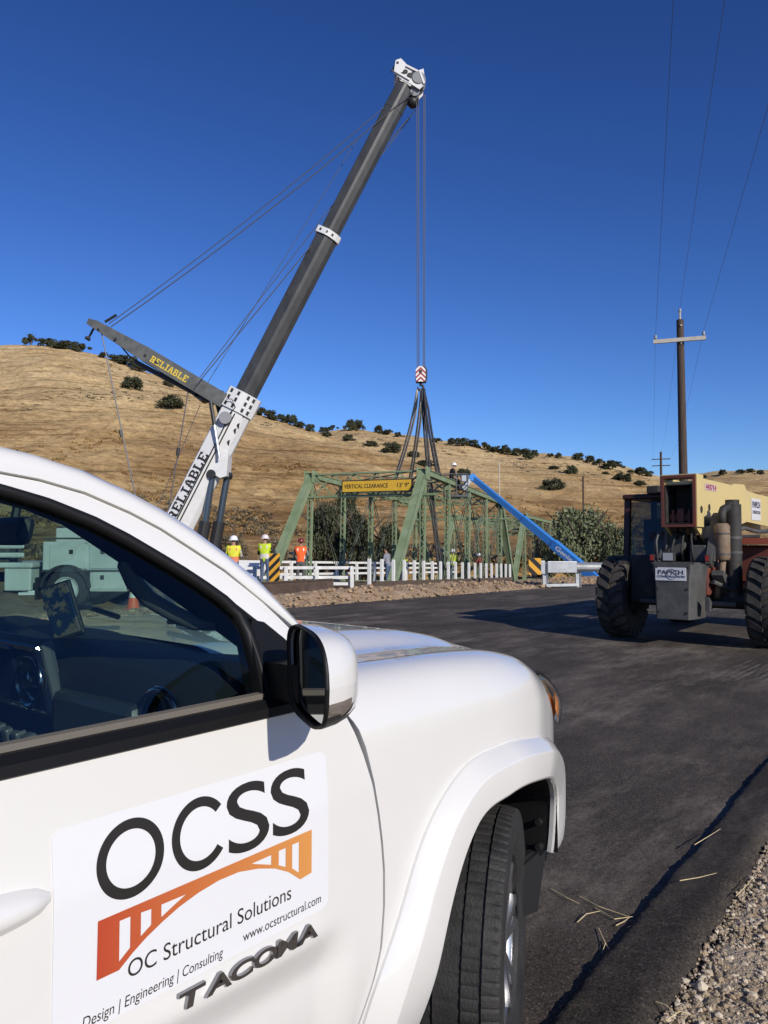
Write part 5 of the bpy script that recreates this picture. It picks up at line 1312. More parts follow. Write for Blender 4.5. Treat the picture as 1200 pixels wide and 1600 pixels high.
# exhaust, muffler, black intake column
b = MB(); b.tube([(-.02, -.60, .80), (-.02, -.60, 2.10)], .125, 20); b.tube([(-.02, -.60, 2.10), (-.02, -.60, 2.17)], .10, 16); col_ = b.build('intake_column', M_TDARK, th, angle=40)
b = MB(); b.tube([(-.02, -.60, .68), (-.02, -.60, .82)], .10, 14); b.build('column_foot', M_STEEL, th)
b = MB(); b.lathe([(.0, .0), (.09, .0), (.108, .03), (.108, .50), (.08, .54), (0, .54)], (-.33, -.53, 1.27), 'z', 22); mf = b.build('muffler', M_MUFF, th, angle=40)
b = MB(); b.tube([(-.33, -.53, 1.79), (-.33, -.53, 1.95), (-.28, -.54, 2.02), (-.15, -.56, 2.05), (-.04, -.6, 2.12)], .06, 12); b.build('exhaust_elbow', M_TDARK, mf, smooth=True)
b = MB(); b.tube([(-.33, -.53, 1.28), (-.30, -.50, 1.05), (-.20, -.42, .85), (-.18, -.40, .70)], .05, 10); b.build('exhaust_pipe', M_MUFF, mf, smooth=True)
b = MB(); b.prism([(-.45, 1.05), (-.10, .75), (.25, .60), (.25, .78), (-.15, 1.02), (-.40, 1.12)], lambda u_, v_, d: V(u_, d, v_), -.56, -.40); b.build('fender_bracket', M_STEEL, th)
b = MB(); b.tube([(-.45, -.42, .95), (-.2, -.55, .86), (.0, -.72, .80)], .035, 8); b.build('link_rod', M_STEEL, th)
# engine pod on the right, red frame rail
b = MB(); b.rbox((1.55, -.78, 1.18), (1.9, .52, .60), .05); b.build('engine_pod', M_RED, th)
b = MB(); b.box((1.6, -.80, 1.55), (2.4, .56, .10)); b.build('pod_rail', mat('red_rail', (.30, .075, .04), .5), th)
b = MB(); b.tube([(.3, -.45, 1.78), (.8, -.40, 1.72), (1.5, -.42, 1.77), (2.4, -.40, 1.72), (3.4, -.42, 1.74)], .035, 8); b.build('boom_hose', M_STEEL, th, smooth=True)
b = MB(); b.tube([(.3, -.40, 1.66), (1.2, -.38, 1.62), (2.6, -.40, 1.64)], .03, 8); b.build('boom_hose', M_TDARK, th, smooth=True)
# cab on the left
cab = MB()
for x, y in ((.15, .44), (.15, 1.10), (1.55, .44), (1.55, 1.10)): cab.beam((x, y, 1.0), (x+(.12 if x < 1 else 0), y, 2.25), .09, .09)
cab.rbox((.85, .77, .95), (1.5, .76, .5), .03); cab.rbox((.88, .77, 2.28), (1.45, .78, .09), .03)
cabo = cab.build('cab', mat('cab_dark_red', (.055, .018, .014), .5, col2=(.03, .014, .012), scale=4), th)
b = MB(); b.add([V(.19, .50, 1.2), V(.19, 1.05, 1.2), V(.29, 1.05, 2.2), V(.29, .50, 2.2)], [(0, 1, 2, 3)]); b.build('rear_window', glass('cab_glass', (.14, .17, .17)), cabo)
b = MB(); b.add([V(1.5, .50, 1.2), V(1.5, 1.05, 1.2), V(1.5, 1.05, 2.2), V(1.5, .50, 2.2)], [(0, 1, 2, 3)]); b.build('front_window', glass('cab_glass', (.14, .17, .17)), cabo)
b = MB(); b.rbox((1.0, .77, 1.35), (.45, .5, .3), .06); b.rbox((.75, .77, 1.65), (.14, .48, .55), .05); b.build('seat', M_TDARK, cabo)
b = MB(); b.rbox((.12, .62, 2.38), (.12, .20, .13), .02); b.build('cab_lamp', M_TDARK, cabo)
b = MB(); b.tube([(.55, .55, 2.32), (.55, .55, 2.44)], .055, 12); b.build('beacon', M_AMBER, cabo)
b = MB(); b.rbox((-.02, .68, .95), (.5, .42, .75), .04); b.build('fuel_tank', M_TDARK, th)
b = MB(); b.tube([(-.45, .25, 1.22), (-.45, .25, 1.75)], .02, 6); b.tube([(-.40, .45, 1.22), (-.42, .42, 1.6), (-.35, .3, 1.7)], .022, 6); b.build('hydraulic_pipe', M_STEEL, th)
b = MB(); b.rbox((-.25, .52, 1.62), (.03, .10, .14), .01); b.build('cab_mirror', M_TDARK, th)
for k in range(4):
    b = MB(); b.tube([(-.2, -.22+.15*k, 1.25), (-.1, -.2+.14*k, 1.45), (.1, -.2+.13*k, 1.62)], .04, 8); b.build('hose', M_TDARK, th)
b = MB(); b.rbox((.05, 0, 1.35), (.3, .66, .5), .03); b.build('rear_bulkhead', M_TDARK, th)

for y, z in ((-.24, 1.17), (.24, 1.17), (-.22, .52), (.22, .52), (-.23, .86), (.23, .86)):
    b = MB(); b.tube([(-.992, y*.92, z), (-.972, y*.92, z)], .018, 6); b.build('bolt', M_TDARK, cwo)
for y in (-.40, .40):
    b = MB(); b.rbox((-.62, y, 1.30), (.08, .07, .10), .01); tl = b.build('tail_lamp', M_TDARK, th); b = MB(); b.box((-.664, y, 1.30), (.006, .05, .08)); b.build('lens', mat('tail_red', (.30, .02, .015), .25), tl)
b = MB(); b.tube([(-.62, .33, 1.24), (-.66, .33, 1.55), (-.55, .33, 1.68), (-.3, .33, 1.68)], .018, 8); b.build('grab_rail', M_STEEL, th, smooth=True)
for k in range(3):
    b = MB(); b.tube([(-.50+.03*k, -.16+.16*k, 1.24), (-.62, -.18+.15*k, 1.42), (-.52, -.14+.12*k, 1.60), (-.35, -.1+.1*k, 1.74)], .018, 7); b.build('hose', M_TDARK, th, smooth=True)
b = MB(); b.rbox((-.30, -.20, 1.36), (.22, .24, .26), .02); b.build('valve_block', M_STEEL, th)
b = MB(); b.lathe([(.0, -.03), (.20, -.03), (.22, 0), (.20, .03), (.0, .03)], (-.28, .22, 1.52), 'x', 20); b.build('fan_guard', M_STEEL, th)
for z in (1.38, 1.60):
    b = MB(); b.lathe([(.128, -.02), (.132, -.02), (.132, .02), (.128, .02)], (-.02, -.60, z), 'z', 20); b.build('column_clamp', M_STEEL, col_)
for z in (1.36, 1.66):
    b = MB(); b.lathe([(.109, -.012), (.113, -.012), (.113, .012), (.109, .012)], (-.33, -.53, z), 'z', 20); b.build('muffler_strap', M_STEEL, mf)
# ================================================================== BLUE BOOM LIFT
M_BLUE = mat('lift_blue', (.04, .21, .60), .4, col2=(.05, .24, .63), scale=1.5)
M_LGREY = mat('lift_grey', (.40, .43, .47), .5)
E0, E1 = atY(738, 746, 38), atY(932, 905, 33.5)
lf = thing('boom_lift', 'blue boom lift reaching up to the top chord of the green bridge', 'boom lift', (0, 0, 0))
dirb = (E1-E0).normalized(); E2 = E1+dirb*2.6
def seg(p, q, w, h, name, m=M_BLUE):
    b = MB(); b.beam(p, q, w, h); return b.build(name, m, lf)
seg(E0, E0.lerp(E1, .46), .22, .26, 'inner_boom'); seg(E0.lerp(E1, .44), E0.lerp(E1, .70), .28, .32, 'middle_boom'); ob = seg(E0.lerp(E1, .68), E2, .36, .40, 'outer_boom')
up_ = V(0, 0, 1)-dirb*dirb.z; up_.normalize(); nl = dirb.cross(up_).normalized()
if nl.y > 0: nl = -nl
text_part('lettering', 'Genie', E0.lerp(E1, .715)-up_*.09+nl*.182, dirb, up_ if dirb.cross(up_).dot(nl) > 0 else -up_, 1.0, .2, mat('white_print', (.75, .76, .78), .5), ob, ext=.003, bold=.02)
J1 = atY(722, 764, 37.6); seg(E0, J1, .16, .20, 'jib', M_LGREY); b = MB(); b.tube([E0+V(0, -.2, 0), E0+V(0, .2, 0)], .18, 12); b.build('jib_knuckle', M_BLUE, lf)
BK = atY(712, 775, 37.5)
b = MB()
for dz in (0, .5, 1.05):
    P = [BK+V(x, y, dz) for x, y in ((-.55, -.38), (.55, -.38), (.55, .38), (-.55, .38), (-.55, -.38))]
    for i in range(4): b.tube([P[i], P[i+1]], .025, 6)
for x in (-.55, 0, .55):
    for y in (-.38, .38): b.tube([BK+V(x, y, 0), BK+V(x, y, 1.05)], .022, 6)
b.box(BK+V(0, 0, -.02), (1.15, .8, .06)); b.build('basket', mat('basket_grey', (.10, .11, .12), .5), lf)
b = MB(); b.rbox(BK+V(.42, -.1, .85), (.35, .45, .35), .04); b.build('control_box', M_LGREY, lf)
gz = -3.1
b = MB(); b.rbox(V(E2.x+.3, E2.y, gz+1.35), (2.2, 1.7, .9), .06); b.build('turntable', M_BLUE, lf)
b = MB(); b.rbox(V(E2.x+.3, E2.y, gz+.7), (2.8, 1.6, .35), .05); b.build('chassis', M_LGREY, lf)
b = MB(); b.beam(E2, V(E2.x+.6, E2.y, gz+1.5), .3, .4); b.build('boom_root', M_BLUE, lf)
for x in (-.9, 1.5):
    for y in (-.95, .95):
        b = MB(); b.lathe([(0, -.14), (.25, -.14), (.28, -.17), (.44, -.16), (.47, -.1), (.47, .1), (.44, .16), (0, .16)], (E2.x+x, E2.y+y, gz+.47), 'y', 20); b.build('wheel', M_TDARK, lf, angle=35)

# ================================================================== POLES AND WIRES
M_POLE = mat('pole_timber', (.045, .030, .022), .85, col2=(.085, .06, .045), scale=5, bump=.3, bscale=20, stretch=(3, 3, .3))
M_ARM = mat('crossarm_timber', (.42, .39, .33), .8, col2=(.55, .52, .46), scale=5, stretch=(.5, 3, 3))
M_INS = mat('insulator', (.30, .32, .34), .3)
LD = V(.33, .944, 0).normalized(); LP = V(LD.y, -LD.x, 0)
PT = atY(1062.5, 500, 30)
up1 = thing('utility_pole', 'dark wooden utility pole with pale crossarm behind the telehandler', 'utility pole', (PT.x+.06, PT.y, -.3))
pl_ = lambda p: Vector(p)-up1.location
b = MB(); b.tube([V(0, 0, 0), pl_(PT)], [.185, .135], 14); b.build('pole', M_POLE, up1, angle=40)
ca = atY(1061.5, 531, 29.85)
b = MB(); b.beam(pl_(ca-LP*.96), pl_(ca+LP*.96), .11, .15); b.build('crossarm', M_ARM, up1)
b = MB(); b.tube([pl_(PT+V(0, -.0, -.05)), pl_(PT+V(0, 0, .30))], .04, 8); b.build('pole_top_pin', M_ARM, up1)
ins = [PT+V(0, 0, .36), ca-LP*.88+V(0, 0, .17), ca+LP*.88+V(0, 0, .17)]
for p in ins:
    b = MB(); b.lathe([(0, .10), (.04, .09), (.06, .05), (.045, .02), (.065, -.02), (.05, -.06), (.02, -.08), (0, -.08)], pl_(p), 'z', 12); b.build('insulator', M_INS, up1, smooth=True)
for z in (-.25, -.95): b = MB(); b.tube([pl_(PT)+V(-.02, -.17, z), pl_(PT)+V(-.02, -.12, z)], .035, 8); b.build('bolt', M_ARM, up1)
P2T = atY(1032.5, 706, 105)
up2 = thing('utility_pole', 'small distant utility pole on the hillside left of the tall pole', 'utility pole', (P2T.x, P2T.y, ground_z(P2T.x, P2T.y)-.5))
b = MB(); b.tube([V(0, 0, 0), P2T-up2.location], [.19, .15], 10); b.build('pole', M_POLE, up2)
q2 = P2T-up2.location
for dz in (-1.0, -1.9): b = MB(); b.beam(q2+LP*-1.2+V(0, 0, dz), q2+LP*1.2+V(0, 0, dz), .1, .12); b.build('crossarm', M_POLE, up2)
M_WIRE = mat('line_wire', (.12, .14, .18), .5, .3)
def wire(label, pts, r):
    b = MB(); b.tube(pts, r, 5); tag(b.build('power_line', M_WIRE), label, 'power line', 'power lines')
far_ = [P2T+V(0, 0, .1), P2T-LP*1.1+V(0, 0, -.9), P2T+LP*1.1+V(0, 0, -.9)]
names = ['middle power line fixed to the top pin of the tall pole', 'left power line fixed to the left end of the crossarm', 'right power line fixed to the right end of the crossarm']
upx = [(1132, 0), (1052, 0), (1200, 165)]
for k in range(3):
    p = ins[k]+V(0, 0, .09); x, y = upx[k]
    # towards the camera the line climbs out of the frame along the same bearing
    Yk = 11.5 if k != 2 else 13.5
    q = atY(x, y, Yk); near = []
    for t in np.linspace(0, 2.2, 14):
        v = p.lerp(q, t); v.z += -.0; near.append(v)
    fr = []
    for t in np.linspace(1, 0, 10)[:-1]:
        v = p.lerp(far_[k], t); v.z -= 1.1*4*t*(1-t); fr.append(v)
    wire(names[k], fr+near, .0048)
for (x, y0, y1, Y, lab) in ((780, 722, 752, 190, 'pale bare pole standing on the hillside above the bridge'), (911, 744, 792, 120, 'thin dark pole on the hillside above the green bushes')):
    p = atY(x, y0, Y); b = MB(); b.tube([V(p.x, p.y, ground_z(p.x, p.y)-1), p], .14, 8)
    tag(b.build('wooden_pole', M_ARM if x == 780 else M_POLE), lab, 'pole')

# ================================================================== SERVICE TRUCK AND CONE (seen through the pickup's glass)
M_SVC = mat('service_white', (.62, .63, .61), .5, col2=(.52, .53, .50), scale=2)
ut = thing('service_truck', 'white service truck with tool boxes seen through the pickup windscreen', 'truck', (-5.75, 18.2, 0))
def utb(name, c, s_, m=M_SVC, r=.03): b = MB(); b.rbox(c, s_, r); return b.build(name, m, ut)
bx_ = utb('tool_box', (-.95, 0, 1.22), (1.9, 1.9, .66)); utb('tool_box', (-.42, 0, .68), (.84, 1.9, .50)); utb('tool_box', (-2.45, 0, .72), (.6, 1.9, .55))
for x, z in ((-.55, 1.32), (-1.25, 1.32), (-.55, .75)): b = MB(); b.rbox((x, -.965, z), (.09, .03, .10), .01); b.build('latch', M_TDARK, bx_)
for x in (-.92, ): b = MB(); b.box((x, -.957, 1.22), (.012, .012, .62)); b.build('door_seam', M_TDARK, bx_)
for x, z, w_, h_ in ((-.45, 1.22, .78, .54), (-1.32, 1.22, .82, .54), (-.42, .68, .70, .38)):
    b = MB(); b.rbox((x, -.958, z), (w_, .02, h_), .008); b.build('locker_door', M_SVC, bx_)
utb('rub_rail', (-.95, -.96, .90), (1.9, .05, .05), M_STEEL, .01); utb('top_rail', (-.95, -.9, 1.62), (1.9, .04, .04), M_STEEL, .01); utb('bumper', (.03, 0, .55), (.08, 1.9, .14), M_TDARK, .01)
b = MB(); b.lathe([(.50, -.22), (.56, -.22), (.56, .22), (.50, .22)], (-1.35, -.82, .48), 'y', 20, a0=.1, a1=math.pi-.1); b.build('wheel_arch', M_TDARK, ut)
for x in (-.1, -1.8): utb('rail_stanchion', (x, -.9, 1.58), (.03, .03, .10), M_STEEL, .005)
utb('tail_lamp', (-.02, -.92, .80), (.04, .06, .14), mat('tail_red', (.30, .02, .015), .25), .005)
utb('ladder_rack', (-3.4, -.7, 1.85), (2.2, .05, .05), M_STEEL, .01); utb('rack_post', (-2.5, -.7, 1.45), (.05, .05, .8), M_STEEL, .01); utb('rack_post', (-4.3, -.7, 1.45), (.05, .05, .8), M_STEEL, .01)
utb('generator', (-3.3, -.2, 1.35), (.9, .7, .55), M_STEEL, .04)
utb('flatbed', (-4.9, 0, 1.02), (5.6, 2.0, .12)); 
for z in (1.25, 1.45): utb('stake_rail', (-4.4, -.97, z), (4.2, .04, .11))
for k in range(7): utb('stake', (-2.4-k*.66, -.93, 1.33), (.06, .04, .55), M_STEEL, .005)
utb('frame', (-4.2, -.4, .72), (7.6, .12, .2), M_TDARK); utb('frame', (-4.2, .4, .72), (7.6, .12, .2), M_TDARK)
utb('cab', (-8.6, 0, 1.5), (1.9, 2.0, 1.6), r=.15); utb('hood', (-10.1, 0, 1.15), (1.3, 1.8, .9), r=.12)
utb('mud_flap', (-2.0, -.8, .5), (.03, .5, .5), M_TDARK, .005)
for x in (-1.35, -9.8):
    for y in (-.82, .82):
        b = MB(); b.lathe([(0, -.06), (.16, -.06), (.22, -.12), (.27, -.14), (.30, -.16), (.44, -.15), (.48, -.10), (.48, .10), (.44, .15), (0, .15)], (x, y, .48), 'y', 26); w_ = b.build('wheel', M_TDARK, ut, angle=35)
        b = MB(); b.lathe([(0, -.17), (.06, -.17), (.10, -.12), (.25, -.13), (.27, -.165), (.285, -.165)], (x, y, .48), 'y', 22); b.build('hub', M_SVC, w_, angle=35)
c0 = gpt(208, 953, 0)
cn = thing('traffic_cone', 'orange traffic cone with white bands standing beyond the pickup windscreen', 'traffic cone', (c0.x, c0.y, 0))
M_ORG = mat('cone_orange', (.75, .11, .02), .5); M_REFL = mat('cone_white', (.75, .75, .74), .4)
b = MB(); b.rbox((0, 0, .02), (.36, .36, .04), .01); b.build('base', M_ORG, cn)
def cone_seg(z0, z1, m, nm):
    r = lambda z: .14-.115*(z-.04)/.68; b = MB(); b.lathe([(r(z0), z0), (r(z1), z1)], (0, 0, 0), 'z', 20); b.build(nm, m, cn, smooth=True)
cone_seg(.04, .28, M_ORG, 'body'); cone_seg(.28, .40, M_REFL, 'reflective_band'); cone_seg(.40, .50, M_ORG, 'body'); cone_seg(.50, .60, M_REFL, 'reflective_band'); cone_seg(.60, .72, M_ORG, 'body')

# ================================================================== TREES AND BRUSH
def leaf_mat(name, c1, c2, c3):
    m = bpy.data.materials.new(name); m.use_nodes = True; nt = m.node_tree; p = nt.nodes['Principled BSDF']
    p.inputs['Roughness'].default_value = .7; p.inputs['Specular IOR Level'].default_value = .25
    ge = nt.nodes.new('ShaderNodeNewGeometry'); r = nt.nodes.new('ShaderNodeValToRGB'); e = r.color_ramp.elements
    e[0].color = (*c1, 1); e[1].color = (*c3, 1); q = e.new(.5); q.color = (*c2, 1)
    nt.links.new(ge.outputs['Random Per Island'], r.inputs[0]); nt.links.new(r.outputs[0], p.inputs['Base Color']); return m
M_OAK = leaf_mat('oak_leaves', (.034, .040, .020), (.056, .064, .034), (.09, .094, .054))
M_WIL = leaf_mat('willow_leaves', (.08, .10, .045), (.145, .165, .085), (.23, .245, .145))
M_SAGE = leaf_mat('dry_brush_leaves', (.09, .07, .04), (.16, .125, .075), (.24, .20, .135))
M_BARK = mat('bark', (.06, .045, .035), .9, col2=(.11, .09, .07), scale=6, bump=.6, bscale=25)
def crown_mesh(name, seed, rx, rz, z0, nclump, nleaf, ls, m, flat=.6):
    """many leaf-sized quads spread through irregular clumps"""
    g = np.random.RandomState(seed); cl_ = []
    for k in range(nclump):
        a = g.uniform(0, 2*math.pi); q = math.sqrt(g.uniform(0, 1)); h = g.uniform(0, 1)
        rr = rx*(.30+.65*q)*(1-.45*h*h)*g.uniform(.75, 1.1)
        cl_.append((rr*math.cos(a)*.85, rr*math.sin(a)*.85, z0+rz*(.12+.85*h)*(1-.18*q), rx*g.uniform(.20, .38)))
    cl_ = np.array(cl_); idx = g.randint(0, nclump, nleaf)
    d = g.normal(size=(nleaf, 3)); d /= np.linalg.norm(d, axis=1)[:, None]; d *= (g.uniform(0, 1, nleaf)**.45)[:, None]
    c = cl_[idx, :3]+d*cl_[idx, 3:4]*np.array([1, 1, .72])
    u_ = g.normal(size=(nleaf, 3)); u_ /= np.linalg.norm(u_, axis=1)[:, None]; w = g.normal(size=(nleaf, 3)); v_ = np.cross(u_, w); v_ /= np.linalg.norm(v_, axis=1)[:, None]
    s_ = ls*g.uniform(.6, 1.4, nleaf)[:, None]
    P = np.stack([c-u_*s_-v_*s_*.55, c+u_*s_*.9-v_*s_*.4, c+u_*s_+v_*s_*.55, c-u_*s_*.8+v_*s_*.5], 1).reshape(-1, 3)
    me = bpy.data.meshes.new(name); me.vertices.add(nleaf*4); me.vertices.foreach_set('co', P.ravel())
    me.loops.add(nleaf*4); me.loops.foreach_set('vertex_index', np.arange(nleaf*4)); me.polygons.add(nleaf)
    me.polygons.foreach_set('loop_start', np.arange(nleaf)*4); me.polygons.foreach_set('loop_total', np.full(nleaf, 4)); me.update(); me.validate()
    me.materials.append(m); return me
def trunk_mesh(seed, h, r, spread):
    g = random.Random(seed); b = MB(); b.tube([(0, 0, -.5), (0, 0, h*.2), (g.uniform(-.1, .1)*h, g.uniform(-.1, .1)*h, h*.5)], [r*1.3, r, r*.75], 8)
    top = V(*b.v[-8])
    for k in range(5):
        a = k*1.26+g.uniform(-.3, .3); b.tube([V(0, 0, h*.38), V(math.cos(a)*spread*.35, math.sin(a)*spread*.35, h*.6), V(math.cos(a)*spread*.75, math.sin(a)*spread*.75, h*g.uniform(.75, .95))], [r*.6, r*.4, r*.12], 6)
    me = bpy.data.meshes.new('trunk'); me.from_pydata(b.v, [], b.f); me.materials.append(M_BARK); me.update(); return me
OAKC = [crown_mesh('crown', 10+i, 1.0, 1.05, .04, 14+2*i, 1900, .060, M_OAK) for i in range(5)]
OAKT = [trunk_mesh(30+i, 1.0, .05, .6) for i in range(3)]
BUSHC = [crown_mesh('crown', 50+i, 1.0, .85, .0, 24, 2200, .06, M_OAK) for i in range(3)]
def plant_tree(name, label, cat, group, loc, rx, h, crown, trunk, rot):
    t = thing(name, label, cat, loc, rot, group)
    c = bpy.data.objects.new('crown', crown); COL.objects.link(c); c.parent = t; c.scale = (rx*(1+.25*math.sin(rot*7)), rx*(1+.2*math.cos(rot*5)), h/1.25*(1+.12*math.sin(rot*3)))
    k = bpy.data.objects.new('trunk', trunk); COL.objects.link(k); k.parent = t; k.scale = (h, h, h)
    return t
def hill_at(px, py, y0=70., y1=900.):
    prev = None; Y = y0
    while Y < y1:
        X = (px-600)/1202*Y; z = ground_z(X, Y); f = math.cos(PITCH); 
        dy = Y*math.cos(PITCH)+(z-EYE)*math.sin(PITCH); up = -Y*math.sin(PITCH)+(z-EYE)*math.cos(PITCH)
        if 800-1202*up/dy <= py: return V(X, Y, z)
        Y *= 1.012
    return None
# (px, base y, width px, height px)
ridge_near = [(43, 537, 17, 17), (68, 538, 22, 13), (80, 541, 14, 10), (98, 543, 22, 13), (112, 546, 20, 12), (124, 549, 18, 12), (180, 566, 26, 14), (196, 571, 24, 15), (158, 558, 16, 9), (212, 578, 22, 14), (268, 602, 22, 18), (282, 604, 16, 14), (308, 610, 20, 15), (340, 620, 22, 12), (352, 626, 18, 12)]
labels_n = ['small round oak alone at the left end of the hill crest', 'low oak next to the leftmost one on the hill crest', 'low flat oak on the left hill crest', 'wide oak on the left hill crest', 'middle oak of the left crest row', 'last oak of the left crest row before the crane spar', 'oak below the crane spar tip', 'dense oak under the crane spar', 'low oak just left of the crane spar cable', 'oak touching the underside of the crane spar', 'tall oak behind the crane spar lettering', 'oak right of the spar lettering', 'oak rising above the crane spar near its lower end', 'oak left of the white boom collar', 'low oak beside the white boom collar']
for k, (x, y, w, h) in enumerate(ridge_near):
    p = hill_at(x, y+3) or hill_at(x, y+8) or hill_at(x, y+14)
    if p is None: continue
    s_ = p.y/1202; plant_tree('oak_tree', labels_n[k], 'tree', 'oaks on the left hill', p, w*s_*.74, h*s_*1.2, OAKC[k % 5], OAKT[k % 3], k*1.3)
ridge_far = [(408, 648, 18, 12), (422, 655, 20, 13), (438, 658, 18, 12), (452, 662, 20, 13), (468, 667, 18, 10), (484, 670, 16, 10), (505, 672, 16, 9), (520, 672, 14, 8), (548, 672, 16, 16), (560, 672, 22, 15), (592, 676, 14, 11), (606, 678, 16, 9), (622, 682, 14, 7), (683, 690, 16, 7), (706, 693, 14, 9), (722, 696, 20, 11), (740, 698, 22, 12), (757, 702, 16, 10), (775, 707, 18, 11), (790, 709, 18, 12), (808, 712, 16, 12), (822, 716, 20, 15), (836, 712, 12, 9), (860, 714, 12, 6), (874, 715, 10, 7), (904, 718, 14, 13), (922, 722, 16, 10), (938, 726, 16, 11), (958, 731, 24, 12), (1002, 742, 22, 12), (1016, 745, 12, 8), (1131, 742, 12, 8), (1158, 740, 14, 6), (1174, 740, 10, 6), (1190, 740, 10, 6), (1100, 746, 10, 6), (986, 738, 10, 5)]
names_f = [f for f in ('behind the boom collar', 'right of the boom collar')]
ORD = ['first', 'second', 'third', 'fourth', 'fifth', 'sixth', 'seventh', 'eighth', 'ninth', 'tenth', 'eleventh', 'twelfth']; ridge_far.sort(); cnt_w = {}
for k, (x, y, w, h) in enumerate(ridge_far):
    p = None
    for dy in (2, 5, 9, 14, 20):
        p = hill_at(x, y+dy)
        if p: break
    if p is None: continue
    s_ = p.y/1202
    where = ('right of the crane boom' if x < 500 else 'between boom and hoist ropes' if x < 640 else 'right of the slings' if x < 760 else 'above the blue lift boom' if x < 850 else 'left of the tall pole' if x < 1050 else 'right of the tall pole')
    cnt_w[where] = cnt_w.get(where, 0)+1
    o = plant_tree('oak_tree', ORD[cnt_w[where]-1]+' small dark oak from the left on the far ridge ' + where, 'tree', 'oaks on the far ridge, ' + where, p, w*s_*.72, h*s_*1.25, OAKC[(k*2+1) % 5], OAKT[k % 3], k*.9)
slope = [(205, 609, 34, 24, 'round dark oak alone on the open slope left of the crane spar'), (263, 640, 44, 25, 'wide dark oak on the slope below the crane spar'), (612, 707, 34, 18, 'dark oak on the slope left of the slings'), (646, 715, 30, 14, 'low dark oak on the slope just behind the slings'), (545, 690, 30, 12, 'low flat oak on the slope right of the boom'), (665, 730, 36, 14, 'dark oak behind the black slings'), (725, 746, 22, 16, 'dark bush on the slope by the lift basket'), (862, 766, 42, 24, 'round green oak on the slope above the blue boom'), (893, 740, 26, 14, 'dark oak on the upper slope above the thin pole'), (866, 735, 18, 8, 'low bush left of the upper slope oak'), (975, 752, 34, 15, 'dark oak on the slope left of the small pole'), (948, 742, 14, 6, 'low bush on the right part of the slope'), (1000, 760, 26, 9, 'low scrub right of the slope oak'), (509, 682, 24, 10, 'low bush below the ridge right of the boom'), (578, 697, 20, 9, 'low bush on the slope between boom and ropes')]
for k, (x, y, w, h, lab) in enumerate(slope):
    p = hill_at(x, y)
    if p is None: continue
    s_ = p.y/1202; plant_tree('oak_tree', lab, 'tree', 'oaks on the open slope', p, w*s_*.55, h*s_*1.1, BUSHC[k % 3], OAKT[k % 3], k*1.1)
# trees on the creek bank behind the bridge
NEARC = [crown_mesh('crown', 70+i, 1.0, 1.1, .02, 40, 9000, .034, M_OAK) for i in range(2)]
WILC = [crown_mesh('crown', 80+i, 1.0, 1.1, .0, 46, 9000, .030, M_WIL) for i in range(2)]
def near_tree(x, ybase, w, h, Y, crown, lab, nm, cat, rot):
    p = atY(x, ybase, Y); s_ = Y/1202; z = min(p.z, ground_z(p.x, p.y)); plant_tree(nm, lab, cat, 'trees along the creek', V(p.x, p.y, p.z-.3), w*s_*.55, h*s_+.3, crown, OAKT[rot % 3], rot)
near_tree(512, 885, 64, 106, 66, NEARC[0], 'dark dense tree behind the left half of the bridge portal', 'creek_tree', 'tree', 1)
near_tree(560, 885, 60, 92, 64, NEARC[1], 'dark tree in the middle behind the bridge portal', 'creek_tree', 'tree', 2)
near_tree(606, 885, 50, 78, 66, NEARC[0], 'dark tree behind the right end post of the portal', 'creek_tree', 'tree', 4)
near_tree(542, 800, 30, 50, 70, NEARC[1], 'thin top of a dark tree rising above the others behind the portal', 'creek_tree', 'tree', 5)
near_tree(905, 892, 92, 108, 58, WILC[0], 'grey green willow bush behind the blue boom', 'willow_bush', 'bush', 3)
near_tree(964, 892, 78, 96, 57, WILC[1], 'grey green willow bush beside the telehandler', 'willow_bush', 'bush', 6)
near_tree(848, 900, 46, 62, 64, NEARC[0], 'dark bush in the shade behind the second span', 'willow_bush', 'bush', 7)
near_tree(360, 880, 70, 66, 62, crown_mesh('crown', 91, 1.0, 1.0, .0, 40, 7000, .03, M_SAGE), 'brown green brush behind the worker in the white helmet', 'brush', 'bush', 8)
near_tree(430, 885, 50, 50, 64, crown_mesh('crown', 92, 1.0, 1.0, .0, 40, 6000, .03, M_SAGE), 'dry brush behind the worker in jeans', 'brush', 'bush', 9)
# dry scrub and tufts on the lower slope: uncountable
def scrub(name, label, n, m, y_lo, y_hi, size, seed, xr=(-100, 1300)):
    g = np.random.RandomState(seed); V_ = []; cnt = 0
    while cnt < n:
        x = g.uniform(*xr); Y = math.exp(g.uniform(math.log(y_lo), math.log(y_hi))); X = (x-600)/1202*Y
        if mnoise.noise(V(X*.06, Y*.06, 4)) < .0+.25*g.uniform(): continue
        z = ground_z(X, Y); s_ = size*g.uniform(.5, 1.5)*(1+Y/300)
        for k in range(26):
            d = g.normal(size=3); d /= np.linalg.norm(d); d[2] = abs(d[2])*.75
            c = np.array([X, Y, z-.05])+d*s_*g.uniform(.3, 1)**.6; a = g.normal(size=3)*s_*.22; b_ = g.normal(size=3)*s_*.16
            V_ += [c-a, c+b_, c+a]
        cnt += 1
    P = np.array(V_); nf = len(P)//3
    me = bpy.data.meshes.new(name); me.vertices.add(len(P)); me.vertices.foreach_set('co', P.ravel()); me.loops.add(len(P)); me.loops.foreach_set('vertex_index', np.arange(len(P))); me.polygons.add(nf)
    me.polygons.foreach_set('loop_start', np.arange(nf)*3); me.polygons.foreach_set('loop_total', np.full(nf, 3)); me.update(); me.validate(); me.materials.append(m)
    o = bpy.data.objects.new(name, me); COL.objects.link(o); tag(o, label, 'scrub', kind='stuff')
M_TUFT = leaf_mat('dry_tufts', (.16, .095, .03), (.30, .18, .07), (.42, .28, .12))
